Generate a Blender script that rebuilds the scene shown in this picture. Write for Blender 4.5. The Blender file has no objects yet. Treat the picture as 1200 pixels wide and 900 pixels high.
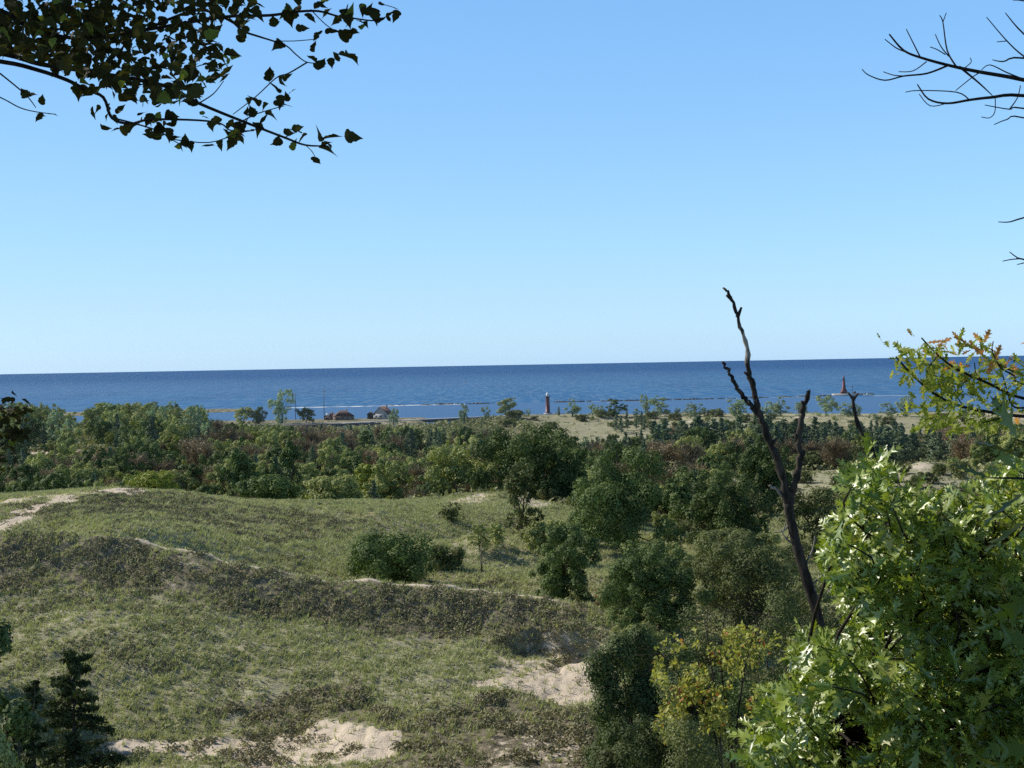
import bpy, math, random
import numpy as np
from mathutils import Matrix, Vector, Euler

rng = np.random.default_rng(7)
random.seed(7)
S = bpy.context.scene
C = S.collection
F = 1648.0           # focal length in photo pixels (1200 wide)
HCAM = 46.0          # eye height above the lake
CAM = np.array([0.0, 0.0, HCAM])

# ------------------------------------------------------------------ camera
pitch = math.atan((450 - 427) / F)
roll = math.atan(22 / 1200.0)
Rm = Matrix.Rotation(math.radians(90) - pitch, 3, 'X') @ Matrix.Rotation(-roll, 3, 'Z')
R3 = np.array(Rm)
cd = bpy.data.cameras.new("camera"); cam = bpy.data.objects.new("camera", cd); C.objects.link(cam)
cam.location = CAM; cam.rotation_euler = Rm.to_euler()
cd.sensor_width = 36.0; cd.lens = 36.0 * F / 1200.0
cd.clip_start = 0.1; cd.clip_end = 200000
S.camera = cam
S.render.engine = 'CYCLES'
S.view_settings.view_transform = 'Standard'; S.view_settings.look = 'None'; S.view_settings.exposure = 0
S.cycles.use_denoising = False
S.cycles.max_bounces = 8; S.cycles.transparent_max_bounces = 8

def ray(px, py):
    px = np.asarray(px, float); py = np.asarray(py, float)
    v = np.stack([(px - 600) / F, -(py - 450) / F, -np.ones_like(px)], -1) @ R3.T
    return v / v[..., 1:2]
def at(px, py, d):
    return CAM + ray(px, py) * np.asarray(d, float)[..., None]
def P(px, py, d):
    return at(float(px), float(py), float(d))

# ------------------------------------------------------------------ terrain function
ctrl = []            # a = X/Y, L = ln Y, s = drop / Y
def cp(px, py, d):
    r = ray(px, py); ctrl.append((r[0], math.log(d), -r[2]))
def cz(px, d, z):
    r = ray(px, 440); ctrl.append((r[0], math.log(d), (HCAM - z) / d))
for px in (-250, 0, 250, 500, 750, 1000, 1250, 1450):
    cz(px, 14, HCAM - 6.8); cz(px, 30, HCAM - 12.2); cz(px, 55, HCAM - 18.6); cz(px, 74, HCAM - 22.4)
# near dune face and crest
for px, pts, beh in (
    (-200, [(870, 86), (740, 102), (636, 120), (612, 142), (588, 168)], 20),
    (0,   [(862, 86), (745, 101), (632, 118), (612, 140), (586, 166)], 20),
    (80,  [(862, 86), (742, 100), (634, 117), (616, 136), (578, 166)], 20),
    (160, [(865, 86), (740, 100), (640, 116), (624, 130), (600, 149), (575, 168)], 19),
    (240, [(870, 86), (752, 99), (656, 114), (608, 152), (582, 172)], 19),
    (330, [(870, 86), (765, 98), (678, 112), (650, 140), (606, 164), (590, 182)], 18),
    (440, [(850, 86), (775, 97), (690, 110), (688, 132), (650, 147), (604, 170), (589, 192)], 17.5),
    (540, [(845, 86), (788, 95), (697, 109), (690, 130), (652, 147), (636, 153), (612, 178), (586, 205)], 17.5),
    (600, [(845, 86), (800, 93), (703, 108), (694, 129), (664, 144), (648, 151), (606, 190), (580, 214)], 17.5),
    (680, [(850, 85), (815, 92), (716, 107), (700, 127), (668, 146), (625, 180), (600, 215)], 17),
    (760, [(860, 84), (800, 93), (728, 106), (700, 126), (672, 145), (650, 165), (618, 210)], 17),
    (860, [(880, 84), (810, 94), (745, 106), (700, 128), (665, 160), (630, 200), (600, 250)], None),
    (960, [(900, 84), (820, 94), (750, 108), (700, 130), (650, 165), (610, 210), (585, 250)], None),
    (1080,[(900, 86), (810, 97), (740, 112), (690, 135), (640, 168), (600, 205)], None),
    (1250,[(900, 88), (800, 100), (720, 118), (670, 140), (620, 172), (590, 210)], None)):
    for y, d in pts: cp(px, y, d)
    if beh: cz(px, 240 if px < 500 else 262, beh)
for px, d, y in ((160,124,665),(240,124,700),(330,124,722),(440,121,738),(540,120,742),(600,119,744),(680,117,752),(80,126,650),(0,127,648)): cp(px, y, d)
for px, y, d in ((-100,668,113.5),(0,664,113),(80,666,112.5),(160,674,111.5),(240,690,109.5),(330,714,107.8),(440,726,106),(540,732,105.2),(600,736,104.3),(680,746,103.2)): cp(px, y, d)
for px, y, d in ((0,600,158),(80,596,158),(160,598,158),(240,604,160),(330,613,168),(440,612,178),(540,607,192)): pass
cp(540, 648, 162); cp(480, 628, 163)
# middle distance on the right: grassy hollow, low dune hills
for px, pts in ((800, [(560, 330), (572, 300)]), (860, [(556, 335), (575, 300)]), (950, [(557, 335), (575, 290)]), (1010, [(553, 330), (575, 270)]),
                (1080, [(538, 262), (570, 235)]), (1140, [(552, 258), (585, 225)]), (1250, [(560, 255)])):
    for y, d in pts: cp(px, y, d)
for px in (760, 860, 960, 1060, 1160, 1300):
    cz(px, 430, 13.0); cz(px, 560, 9.5)
# wood floor
for px in (-250, -100, 0, 140, 280):
    cz(px, 310, 16); cz(px, 420, 15.5); cz(px, 560, 14.5); cz(px, 720, 13); cz(px, 880, 9); cz(px, 1010, 4)
for px in (380, 480, 580, 680):
    cz(px, 320, 15); cz(px, 430, 12); cz(px, 560, 9); cz(px, 720, 6.5); cz(px, 880, 4.2)
cp(70, 528, 470); cp(30, 540, 450); cp(110, 536, 455); cz(70, 540, 15)
for px in (300, 380, 460, 540): cz(px, 1000, 2.2); cz(px, 1100, -2.5)
# fore-dunes by the lake, right
for px, y, d in ((590,498,800),(590,490,930),(640,497,800),(650,486,950),(700,496,810),(700,486,960),(760,498,800),(770,486,960),(830,494,800),(830,484,960),
                 (900,500,760),(900,489,900),(960,498,760),(960,486,920),(1040,496,760),(1040,485,920),(1120,494,760),(1120,484,920),(1200,492,760),(1200,482,920),(1350,482,900)):
    cp(px, y, d)
for px in (600, 720, 840, 960, 1080, 1200, 1350): cz(px, 680, 7.0); cz(px, 1060, 1.0); cz(px, 1130, -2.5)
for px in (-250, -100, 0, 140, 280): cz(px, 1180, 2.0)
for px in (-250, 0, 250, 500, 750, 1000, 1250, 1400): cz(px, 1320, -3.0); cz(px, 1700, -4.0)

A = np.array(ctrl)
def kern(r2): return 0.5 * r2 * np.log(r2 + 1e-9)
n = len(A)
D2 = ((A[:, None, :2] - A[None, :, :2]) ** 2).sum(-1)
M = np.zeros((n + 3, n + 3)); M[:n, :n] = kern(D2) + 2e-5 * np.eye(n)
M[:n, n] = M[n, :n] = 1; M[:n, n + 1:] = A[:, :2]; M[n + 1:, :n] = A[:, :2].T
W = np.linalg.solve(M, np.concatenate([A[:, 2], np.zeros(3)]))

def vnoise(x, y, seed=0):
    """smooth value noise, 0..1"""
    xi = np.floor(x).astype(np.int64); yi = np.floor(y).astype(np.int64)
    fx = x - xi; fy = y - yi
    fx = fx * fx * (3 - 2 * fx); fy = fy * fy * (3 - 2 * fy)
    def h(a, b):
        k = (a * 374761393 + b * 668265263 + seed * 974634321) & 0x7fffffff
        k = ((k ^ (k >> 13)) * 1274126177) & 0x7fffffff
        return ((k ^ (k >> 16)) & 0xffff) / 65535.0
    return (h(xi, yi) * (1 - fx) + h(xi + 1, yi) * fx) * (1 - fy) + (h(xi, yi + 1) * (1 - fx) + h(xi + 1, yi + 1) * fx) * fy
def fbm(x, y, seed=0, o=4):
    t = 0; a = 0.5
    for i in range(o):
        t = t + a * vnoise(x * 2 ** i, y * 2 ** i, seed + i); a *= 0.5
    return t / (1 - 0.5 ** o)
def sstep(a, b, x):
    t = np.clip((x - a) / (b - a), 0, 1); return t * t * (3 - 2 * t)

SCARP = []; RIDGE = []
def Zf(X, Y):
    X = np.atleast_1d(np.asarray(X, float)); Y = np.atleast_1d(np.asarray(Y, float))
    sh = X.shape; X = X.ravel(); Y = Y.ravel()
    d = np.maximum(Y, 0.05); out = np.empty_like(X)
    rr = np.hypot(X, Y)
    for i in range(0, len(X), 20000):
        sl = slice(i, i + 20000)
        dd = np.maximum(d[sl], 14.0)
        a = np.clip(X[sl] / np.maximum(dd, 1), -0.5, 0.5); L = np.log(dd)
        k = kern((a[:, None] - A[None, :, 0]) ** 2 + (L[:, None] - A[None, :, 1]) ** 2)
        s = k @ W[:n] + W[n] + W[n + 1] * a + W[n + 2] * L
        z = HCAM - s * dd
        # scree of the viewpoint hill close to the eye
        t = np.clip(d[sl] / 14.0, 0, 1)
        zn = HCAM - 1.7 - (HCAM - 1.7 - z) * t
        out[sl] = np.where(d[sl] < 14.0, zn, z)
    for sx, sy, hh, wf, wb in RIDGE:
        t = np.interp(X, sx, sy) - Y; wx = sstep(sx[0], sx[0] + 5, X) * (1 - sstep(sx[-1] - 6, sx[-1], X))
        out += hh * wx * np.exp(-(t / np.where(t > 0, wf, wb)) ** 2)
    for sx, sy, dep, ln in SCARP:
        yl = np.interp(X, sx, sy); t = yl - Y + (vnoise(X / 1.3, X * 0, 61) - .5) * .9
        wx = sstep(sx[0], sx[0] + 2.5, X) * (1 - sstep(sx[-1] - 2.5, sx[-1], X))
        out -= dep * wx * sstep(-.1, .7, t) * (1 - sstep(ln * .3, ln, t))
    far = sstep(210, 300, Y)
    amp = sstep(20, 60, Y)
    out += amp * (1 - far) * ((fbm(X / 9, Y / 9, 3) - 0.5) * .62 + (fbm(X / 1.9, Y / 1.9, 9, 3) - 0.5) * 0.55 + np.abs(vnoise(X / .8, Y / .8, 13) - .5) * .26)
    out += far * sstep(3, 9, out) * (fbm(X / 40, Y / 40, 5) - 0.5) * 3.0
    # low spit carrying the station houses, and the beach at the root of the breakwater
    spit = sstep(1095, 1112, Y) * (1 - sstep(1200, 1225, Y)) * (1 - sstep(-78, -60, X))
    out = np.where(spit > 0.01, np.maximum(out, -3 + 5.2 * spit), out)
    bch = sstep(1505, 1530, Y - 0.25 * (X + 300)) * (1 - sstep(1590, 1615, Y - 0.12 * (X + 300))) * (1 - sstep(-330, -240, X))
    out = np.where(bch > 0.01, np.maximum(out, -3 + 5.0 * bch), out)
    return out.reshape(sh)
def Z1(x, y): return float(Zf([x], [y])[0])

def hits(pxs, pys, d0=16, d1=1500):
    ds = np.exp(np.linspace(math.log(d0), math.log(d1), 500))
    out = []
    for px, py in zip(pxs, pys):
        r = ray(px, py); pts = CAM + r * ds[:, None]
        g = pts[:, 2] - Zf(pts[:, 0], pts[:, 1])
        k = np.argmax(g < 0) if (g < 0).any() else len(ds) - 1
        if k > 0 and (g < 0).any():
            t = g[k - 1] / (g[k - 1] - g[k]); d = ds[k - 1] + t * (ds[k] - ds[k - 1])
        else: d = ds[k]
        q = CAM + r * d; out.append((q[0], q[1], Z1(q[0], q[1])))
    return np.array(out)
def hit(px, py, d0=16): return hits([px], [py], d0)[0]

# ------------------------------------------------------------------ mesh helpers
def make_mesh(name, verts, polys, mats, midx=None, smooth=False, rv=None, col=None):
    """polys: list of (n,k) integer arrays"""
    me = bpy.data.meshes.new(name)
    verts = np.ascontiguousarray(verts, np.float32)
    polys = [np.asarray(p, np.int32) for p in polys if len(p)]
    nl = sum(p.size for p in polys); nf = sum(len(p) for p in polys)
    me.vertices.add(len(verts)); me.vertices.foreach_set('co', verts.ravel())
    me.loops.add(nl); me.polygons.add(nf)
    me.loops.foreach_set('vertex_index', np.concatenate([p.ravel() for p in polys]))
    tot = np.concatenate([np.full(len(p), p.shape[1], np.int32) for p in polys])
    me.polygons.foreach_set('loop_start', np.concatenate([[0], np.cumsum(tot)[:-1]]).astype(np.int32))
    me.polygons.foreach_set('loop_total', tot)
    if midx is not None:
        me.polygons.foreach_set('material_index', np.concatenate([np.full(len(p), i, np.int32) for p, i in zip(polys, midx)]))
    if smooth is not False:
        me.polygons.foreach_set('use_smooth', np.full(nf, True) if smooth is True else np.concatenate([np.full(len(p), s) for p, s in zip(polys, smooth)]))
    if rv is not None:
        at_ = me.attributes.new('rv', 'FLOAT', 'POINT'); at_.data.foreach_set('value', np.asarray(rv, np.float32))
    if col is not None:
        at_ = me.attributes.new('mask', 'FLOAT_COLOR', 'POINT'); at_.data.foreach_set('color', np.asarray(col, np.float32).ravel())
    me.update(calc_edges=True); me.validate()
    for m in (mats if isinstance(mats, (list, tuple)) else [mats]): me.materials.append(m)
    return me

class MB:
    """collects verts / faces"""
    def __init__(s): s.v = []; s.f = {}; s.rv = []; s.n = 0
    def add(s, v, f, slot=0, rv=None):
        v = np.asarray(v, float).reshape(-1, 3); f = np.asarray(f, np.int64)
        s.v.append(v); s.rv.append(np.full(len(v), 0.5) if rv is None else rv)
        s.f.setdefault((f.shape[1], slot), []).append(f + s.n); s.n += len(v)
    def tube(s, pts, r, sides=6, slot=0, cap=True):
        pts = np.asarray(pts, float); k = len(pts); r = np.broadcast_to(np.asarray(r, float), (k,))
        t = np.gradient(pts, axis=0); t /= np.linalg.norm(t, axis=1)[:, None] + 1e-12
        ref = np.array([0.31, 0.87, 0.38]) if abs(t[0][2]) > .7 else np.array([0.1, 0.2, 0.97])
        u = np.cross(t, ref); u /= np.linalg.norm(u, axis=1)[:, None] + 1e-12; w = np.cross(t, u)
        an = np.arange(sides) * 2 * math.pi / sides
        v = pts[:, None] + r[:, None, None] * (np.cos(an)[None, :, None] * u[:, None] + np.sin(an)[None, :, None] * w[:, None])
        i = np.arange(k - 1)[:, None] * sides; j = np.arange(sides)[None]; j2 = (j + 1) % sides
        f = np.stack([i + j, i + j2, i + sides + j2, i + sides + j], -1).reshape(-1, 4)
        n0 = s.n; s.add(v.reshape(-1, 3), f, slot)
        if cap:
            s.f.setdefault((sides, slot), []).append(np.arange(sides)[None, ::-1] + n0)
            s.f[(sides, slot)].append(np.arange(sides)[None] + n0 + (k - 1) * sides)
    def box(s, c, size, rz=0, slot=0):
        x, y, z = np.asarray(size) / 2
        v = np.array([[-x,-y,-z],[x,-y,-z],[x,y,-z],[-x,y,-z],[-x,-y,z],[x,-y,z],[x,y,z],[-x,y,z]])
        cs, sn = math.cos(rz), math.sin(rz); v = v @ np.array([[cs, sn, 0], [-sn, cs, 0], [0, 0, 1]])
        s.add(v + np.asarray(c), [[0,3,2,1],[4,5,6,7],[0,1,5,4],[1,2,6,5],[2,3,7,6],[3,0,4,7]], slot)
    def lathe(s, prof, sides=16, slot=0, c=(0, 0, 0), rz=0):
        prof = np.asarray(prof, float); an = np.arange(sides) * 2 * math.pi / sides + rz
        v = np.stack([prof[:, 0, None] * np.cos(an), prof[:, 0, None] * np.sin(an), np.repeat(prof[:, 1, None], sides, 1)], -1) + np.asarray(c)
        k = len(prof); i = np.arange(k - 1)[:, None] * sides; j = np.arange(sides)[None]; j2 = (j + 1) % sides
        s.add(v.reshape(-1, 3), np.stack([i + j, i + j2, i + sides + j2, i + sides + j], -1).reshape(-1, 4), slot)
    def quads(s, v4, slot=0, rv=None):
        nq = len(v4); s.add(v4.reshape(-1, 3), np.arange(nq * 4).reshape(-1, 4), slot, None if rv is None else np.repeat(rv, 4))
    def mesh(s, name, mats, smooth=False, smooth_slots=None):
        keys = list(s.f.keys()); polys = [np.concatenate(s.f[k]) for k in keys]
        sm = smooth if smooth_slots is None else [k[1] in smooth_slots for k in keys]
        return make_mesh(name, np.concatenate(s.v), polys, mats, [k[1] for k in keys], sm, rv=np.concatenate(s.rv))
    def obj(s, name, mats, parent=None, **k): return link(name, s.mesh(name, mats, **k), parent)

def link(name, me, parent=None, loc=None, rz=None, sc=None):
    o = bpy.data.objects.new(name, me); C.objects.link(o)
    if parent: o.parent = parent
    if loc is not None: o.location = loc
    if rz is not None: o.rotation_euler = (0, 0, rz)
    if sc is not None: o.scale = sc
    return o
def tag(o, label=None, cat=None, group=None, kind=None):
    if label: o['label'] = label
    if cat: o['category'] = cat
    if group: o['group'] = group
    if kind: o['kind'] = kind
    return o
def empty(name, loc=(0, 0, 0), label=None, cat=None, group=None, rz=0):
    o = bpy.data.objects.new(name, None); C.objects.link(o); o.location = loc; o.rotation_euler = (0, 0, rz); o.empty_display_size = 0.2
    return tag(o, label, cat, group)

# ------------------------------------------------------------------ materials
def newmat(name):
    m = bpy.data.materials.new(name); m.use_nodes = True; nt = m.node_tree; nt.nodes.clear()
    out = nt.nodes.new('ShaderNodeOutputMaterial'); return m, nt, out
def N(nt, t, **kw):
    nd = nt.nodes.new(t)
    for k, v in kw.items():
        if hasattr(nd, k) and k not in ('Scale',): setattr(nd, k, v)
        else: nd.inputs[k].default_value = v
    return nd
def mixc(nt, fac, a, b, blend='MIX'):
    m = nt.nodes.new('ShaderNodeMix'); m.data_type = 'RGBA'; m.blend_type = blend
    for i, v in ((0, fac), (6, a), (7, b)):
        if hasattr(v, 'is_linked') or hasattr(v, 'links'): nt.links.new(v, m.inputs[i])
        else: m.inputs[i].default_value = v if i == 0 else (*v, 1)
    return m.outputs[2]
def math_(nt, op, a, b=None, c=None, clamp=False):
    m = nt.nodes.new('ShaderNodeMath'); m.operation = op; m.use_clamp = clamp
    for i, v in enumerate((a, b, c)):
        if v is None: continue
        if hasattr(v, 'links'): nt.links.new(v, m.inputs[i])
        else: m.inputs[i].default_value = v
    return m.outputs[0]
def ramp(nt, fac, p0, p1):
    m = nt.nodes.new('ShaderNodeMapRange'); m.interpolation_type = 'SMOOTHSTEP'
    nt.links.new(fac, m.inputs[0]); m.inputs[1].default_value = p0; m.inputs[2].default_value = p1
    return m.outputs[0]
def noise(nt, vec, scale, detail=4, rough=0.6, dist=0):
    t = nt.nodes.new('ShaderNodeTexNoise'); t.inputs['Scale'].default_value = scale; t.inputs['Detail'].default_value = detail
    t.inputs['Roughness'].default_value = rough; t.inputs['Distortion'].default_value = dist
    nt.links.new(vec, t.inputs['Vector']); return t.outputs[0]

def leaf_mat(name, a, b, third=None, third_at=0.92, trans=0.3, rough=0.65, spec=0.16, objvar=0.4, tcol=None):
    m, nt, out = newmat(name)
    rvn = N(nt, 'ShaderNodeAttribute', attribute_name='rv').outputs['Fac']
    col = mixc(nt, rvn, a, b)
    if third: col = mixc(nt, ramp(nt, rvn, third_at, third_at + 0.02), col, third)
    oi = N(nt, 'ShaderNodeObjectInfo').outputs['Random']
    val = math_(nt, 'MULTIPLY_ADD', oi, objvar, 1 - objvar / 2)
    col = mixc(nt, 1.0, col, val, 'MULTIPLY')
    p = N(nt, 'ShaderNodeBsdfPrincipled'); nt.links.new(col, p.inputs['Base Color']); p.inputs['Roughness'].default_value = rough
    p.inputs['Specular IOR Level'].default_value = spec
    tr = N(nt, 'ShaderNodeBsdfTranslucent')
    tc = mixc(nt, 1.0, col, tcol or (1.5, 1.7, 0.7), 'MULTIPLY'); nt.links.new(tc, tr.inputs['Color'])
    mx = N(nt, 'ShaderNodeMixShader'); mx.inputs[0].default_value = trans
    nt.links.new(p.outputs[0], mx.inputs[1]); nt.links.new(tr.outputs[0], mx.inputs[2]); nt.links.new(mx.outputs[0], out.inputs[0])
    return m
def bark_mat(name, a, b, scale=6, rough=0.9, streak=False):
    m, nt, out = newmat(name)
    g = N(nt, 'ShaderNodeTexCoord').outputs['Object']
    mp = N(nt, 'ShaderNodeMapping'); mp.inputs['Scale'].default_value = (1, 1, 0.18); nt.links.new(g, mp.inputs[0])
    nz = noise(nt, mp.outputs[0], scale, 6, 0.65)
    p = N(nt, 'ShaderNodeBsdfPrincipled'); p.inputs['Roughness'].default_value = rough; p.inputs['Specular IOR Level'].default_value = 0.2
    bc = mixc(nt, ramp(nt, nz, 0.35, 0.65), a, b)
    if streak:
        mp2 = N(nt, 'ShaderNodeMapping'); mp2.inputs['Scale'].default_value = (1, 1, 0.22); nt.links.new(g, mp2.inputs[0])
        bc = mixc(nt, ramp(nt, noise(nt, mp2.outputs[0], 4.5, 5, 0.6), 0.56, 0.62), bc, (0.34, 0.30, 0.25))
    nt.links.new(bc, p.inputs['Base Color'])
    bp = N(nt, 'ShaderNodeBump'); bp.inputs['Strength'].default_value = 0.6; bp.inputs['Distance'].default_value = 0.03
    nt.links.new(nz, bp.inputs['Height']); nt.links.new(bp.outputs[0], p.inputs['Normal']); nt.links.new(p.outputs[0], out.inputs[0])
    return m
def plain_mat(name, c, rough=0.7, var=0.12, scale=1.5, metal=0):
    m, nt, out = newmat(name)
    g = N(nt, 'ShaderNodeTexCoord').outputs['Object']
    nz = noise(nt, g, scale, 5, 0.6)
    p = N(nt, 'ShaderNodeBsdfPrincipled'); p.inputs['Roughness'].default_value = rough; p.inputs['Metallic'].default_value = metal
    nt.links.new(mixc(nt, nz, tuple(x * (1 - var) for x in c), tuple(min(1, x * (1 + var)) for x in c)), p.inputs['Base Color'])
    nt.links.new(p.outputs[0], out.inputs[0]); return m

M_oakdark = leaf_mat('leaf_dark_green', (0.067, 0.103, 0.037), (0.149, 0.199, 0.063), trans=0.14, rough=0.65)
M_broad = leaf_mat('leaf_mid_green', (0.196, 0.238, 0.087), (0.422, 0.432, 0.159), trans=0.14)
M_yellow = leaf_mat('leaf_yellow_green', (0.174, 0.226, 0.045), (0.34, 0.35, 0.071), trans=0.14)
M_poplar = leaf_mat('leaf_pale_green', (0.209, 0.283, 0.163), (0.368, 0.443, 0.277), trans=0.14)
M_pine = leaf_mat('needle_dark', (0.12, 0.169, 0.11), (0.277, 0.328, 0.202), trans=0.08)
M_pinefront = leaf_mat('needle_olive', (0.06, 0.078, 0.03), (0.135, 0.158, 0.068), trans=0.1, rough=.7, spec=.1)
M_shrub = leaf_mat('leaf_shrub_green', (0.050, 0.074, 0.026), (0.115, 0.145, 0.055), trans=0.15, rough=.65, spec=.16)
M_brown = leaf_mat('leaf_brown_twig', (0.2, 0.152, 0.099), (0.314, 0.24, 0.149), trans=0.05, spec=0.1)
M_rust = leaf_mat('leaf_rust', (0.169, 0.085, 0.046), (0.247, 0.143, 0.072), trans=0.15)
M_olive = leaf_mat('leaf_olive', (0.085, 0.106, 0.04), (0.176, 0.194, 0.076), trans=0.15)
M_trunk = bark_mat('bark_grey_brown', (0.05, 0.04, 0.03), (0.14, 0.115, 0.09))
M_snag = bark_mat('bark_dead_dark', (0.016, 0.013, 0.011), (0.075, 0.060, 0.048), 14, streak=True)
M_snagw = bark_mat('bark_bleached', (0.17, 0.145, 0.12), (0.36, 0.32, 0.27), 14)
M_twig = bark_mat('twig_dark', (0.012, 0.009, 0.008), (0.04, 0.03, 0.025), 20)
M_oak = leaf_mat('oak_leaf_glossy', (0.125, 0.188, 0.026), (0.346, 0.413, 0.07), third=(0.38, 0.38, 0.10), third_at=0.93, trans=0.22, rough=0.38, spec=1.0, objvar=0, tcol=(1.6, 1.7, 0.6))
M_oakbig = leaf_mat('oak_leaf_shaded', (0.045, 0.072, 0.013), (0.100, 0.140, 0.026), trans=0.32, rough=0.38, spec=0.4, objvar=0)  # shade put into the colour: darker green than the sunlit oak
M_oakpale = leaf_mat('oak_leaf_turning', (0.213, 0.267, 0.049), (0.428, 0.441, 0.098), third=(0.50, 0.24, 0.09), third_at=0.90, trans=0.48, rough=0.4, objvar=0, tcol=(1.4, 1.4, 0.6))
M_over = leaf_mat('leaf_overhead', (0.028, 0.026, 0.010), (0.060, 0.060, 0.018), third=(0.16, 0.20, 0.04), third_at=0.93, trans=0.22, rough=0.7, spec=0.1, objvar=0, tcol=(1.5, 1.5, 0.5))  # third colour paints a few leaves as if sunlit
M_yel = leaf_mat('leaf_turning_yellow', (0.22, 0.25, 0.055), (0.50, 0.47, 0.12), third=(0.38, 0.15, 0.05), third_at=0.93, trans=0.35, rough=0.45, objvar=0, tcol=(1.4, 1.4, 0.6))

# ground
def ground_material():
    m, nt, out = newmat('dune_ground')
    g = N(nt, 'ShaderNodeNewGeometry').outputs['Position']
    at_ = N(nt, 'ShaderNodeAttribute', attribute_name='mask')
    sep = N(nt, 'ShaderNodeSeparateColor'); nt.links.new(at_.outputs['Color'], sep.inputs[0])
    sand, heath, wood = sep.outputs[0], sep.outputs[1], sep.outputs[2]
    n1 = noise(nt, g, 0.22, 6, 0.62); n2 = noise(nt, g, 1.6, 6, 0.7); n3 = noise(nt, g, 6.0, 4, 0.7); n4 = noise(nt, g, 0.03, 4, 0.6)
    grass = mixc(nt, ramp(nt, n1, 0.35, 0.7), (0.31, 0.31, 0.185), (0.48, 0.45, 0.31))
    grass = mixc(nt, math_(nt, 'MULTIPLY', ramp(nt, n2, 0.42, 0.75), 0.6), grass, (0.38, 0.33, 0.22))
    grass = mixc(nt, math_(nt, 'MULTIPLY', ramp(nt, n3, 0.5, 0.75), 0.5), grass, (0.085, 0.092, 0.045))
    hc = mixc(nt, ramp(nt, n2, 0.40, 0.62), (0.135, 0.118, 0.082), (0.29, 0.25, 0.175))
    hc = mixc(nt, math_(nt, 'MULTIPLY', ramp(nt, n3, 0.5, 0.7), 0.7), hc, (0.36, 0.30, 0.215))
    base = mixc(nt, heath, grass, hc)
    wc = mixc(nt, ramp(nt, n1, 0.4, 0.65), (0.075, 0.088, 0.04), (0.17, 0.16, 0.085))
    base = mixc(nt, wood, base, wc)
    base = mixc(nt, math_(nt, 'MULTIPLY', at_.outputs['Alpha'], ramp(nt, n1, 0.2, 0.6)), base, (0.34, 0.30, 0.18))
    sc = mixc(nt, n2, (0.60, 0.495, 0.37), (0.78, 0.67, 0.525))
    sc = mixc(nt, math_(nt, 'MULTIPLY', ramp(nt, n3, 0.55, 0.75), 0.35), sc, (0.30, 0.235, 0.165))
    # edge of the sand broken by noise
    e = math_(nt, 'MULTIPLY_ADD', math_(nt, 'SUBTRACT', math_(nt, 'ADD', math_(nt, 'MULTIPLY', n2, .6), math_(nt, 'MULTIPLY', n1, .4)), 0.5), 2.6, sand)
    sf = math_(nt, 'MULTIPLY', ramp(nt, e, 0.38, 0.62), ramp(nt, sand, 0.02, 0.12))
    base = mixc(nt, sf, base, sc)
    p = N(nt, 'ShaderNodeBsdfPrincipled'); p.inputs['Roughness'].default_value = 0.95; p.inputs['Specular IOR Level'].default_value = 0.05
    nt.links.new(base, p.inputs['Base Color'])
    bp = N(nt, 'ShaderNodeBump'); bp.inputs['Strength'].default_value = 0.7; bp.inputs['Distance'].default_value = 0.25
    nt.links.new(math_(nt, 'ADD', n2, math_(nt, 'MULTIPLY', n3, 0.5)), bp.inputs['Height']); nt.links.new(bp.outputs[0], p.inputs['Normal'])
    nt.links.new(p.outputs[0], out.inputs[0]); return m
M_ground = ground_material()

# ------------------------------------------------------------------ ground masks (world space, from sight points on the slope)
for pts, hh, wf, wb in (([(-60, 640), (0, 641), (80, 643), (160, 642), (240, 665), (330, 687), (440, 698), (540, 705), (640, 719), (700, 730), (760, 738)], .62, 2.4, 3.5), ([(400, 602), (430, 610), (480, 624), (520, 633), (560, 642), (600, 652), (645, 662), (680, 668)], 0.75, 4.0, 8.0)):
    q = hits([p[0] for p in pts], [p[1] for p in pts]); o_ = np.argsort(q[:, 0]); RIDGE.append((q[o_, 0], q[o_, 1], hh, wf, wb))
for pts, dep, ln in (([(575, 752), (600, 742), (635, 737), (670, 741), (700, 749), (738, 762)], 1.25, 6.0), ([(640, 782), (665, 772), (690, 768), (712, 774)], .7, 4.0)):
    q = hits([p[0] for p in pts], [p[1] for p in pts]); o_ = np.argsort(q[:, 0]); SCARP.append((q[o_, 0], q[o_, 1], dep, ln))
def poly_world(pts): return hits([p[0] for p in pts], [p[1] for p in pts])[:, :2]
def in_poly(x, y, poly):
    c = np.zeros(x.shape, bool); k = len(poly)
    for i in range(k):
        x0, y0 = poly[i]; x1, y1 = poly[(i + 1) % k]
        if y0 == y1: continue
        t = ((y0 > y) != (y1 > y)) & (x < (x1 - x0) * (y - y0) / (y1 - y0) + x0); c ^= t
    return c
def seg_dist(x, y, poly):
    d = np.full(x.shape, 1e9)
    for (x0, y0), (x1, y1) in zip(poly[:-1], poly[1:]):
        l2 = (x1 - x0) ** 2 + (y1 - y0) ** 2 + 1e-9
        t = np.clip(((x - x0) * (x1 - x0) + (y - y0) * (y1 - y0)) / l2, 0, 1)
        d = np.minimum(d, np.hypot(x - x0 - t * (x1 - x0), y - y0 - t * (y1 - y0)))
    return d
paths = [([(0,590),(60,583),(110,576),(150,575),(230,578)], 2.2, 0.9), ([(0,622),(20,608),(50,592),(80,582)], 1.6, 1.0),
         ([(530,590),(560,583),(585,579)], 2.0, 0.8), ([(625,590),(640,583),(655,581)], 3.0, 0.9)]
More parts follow.
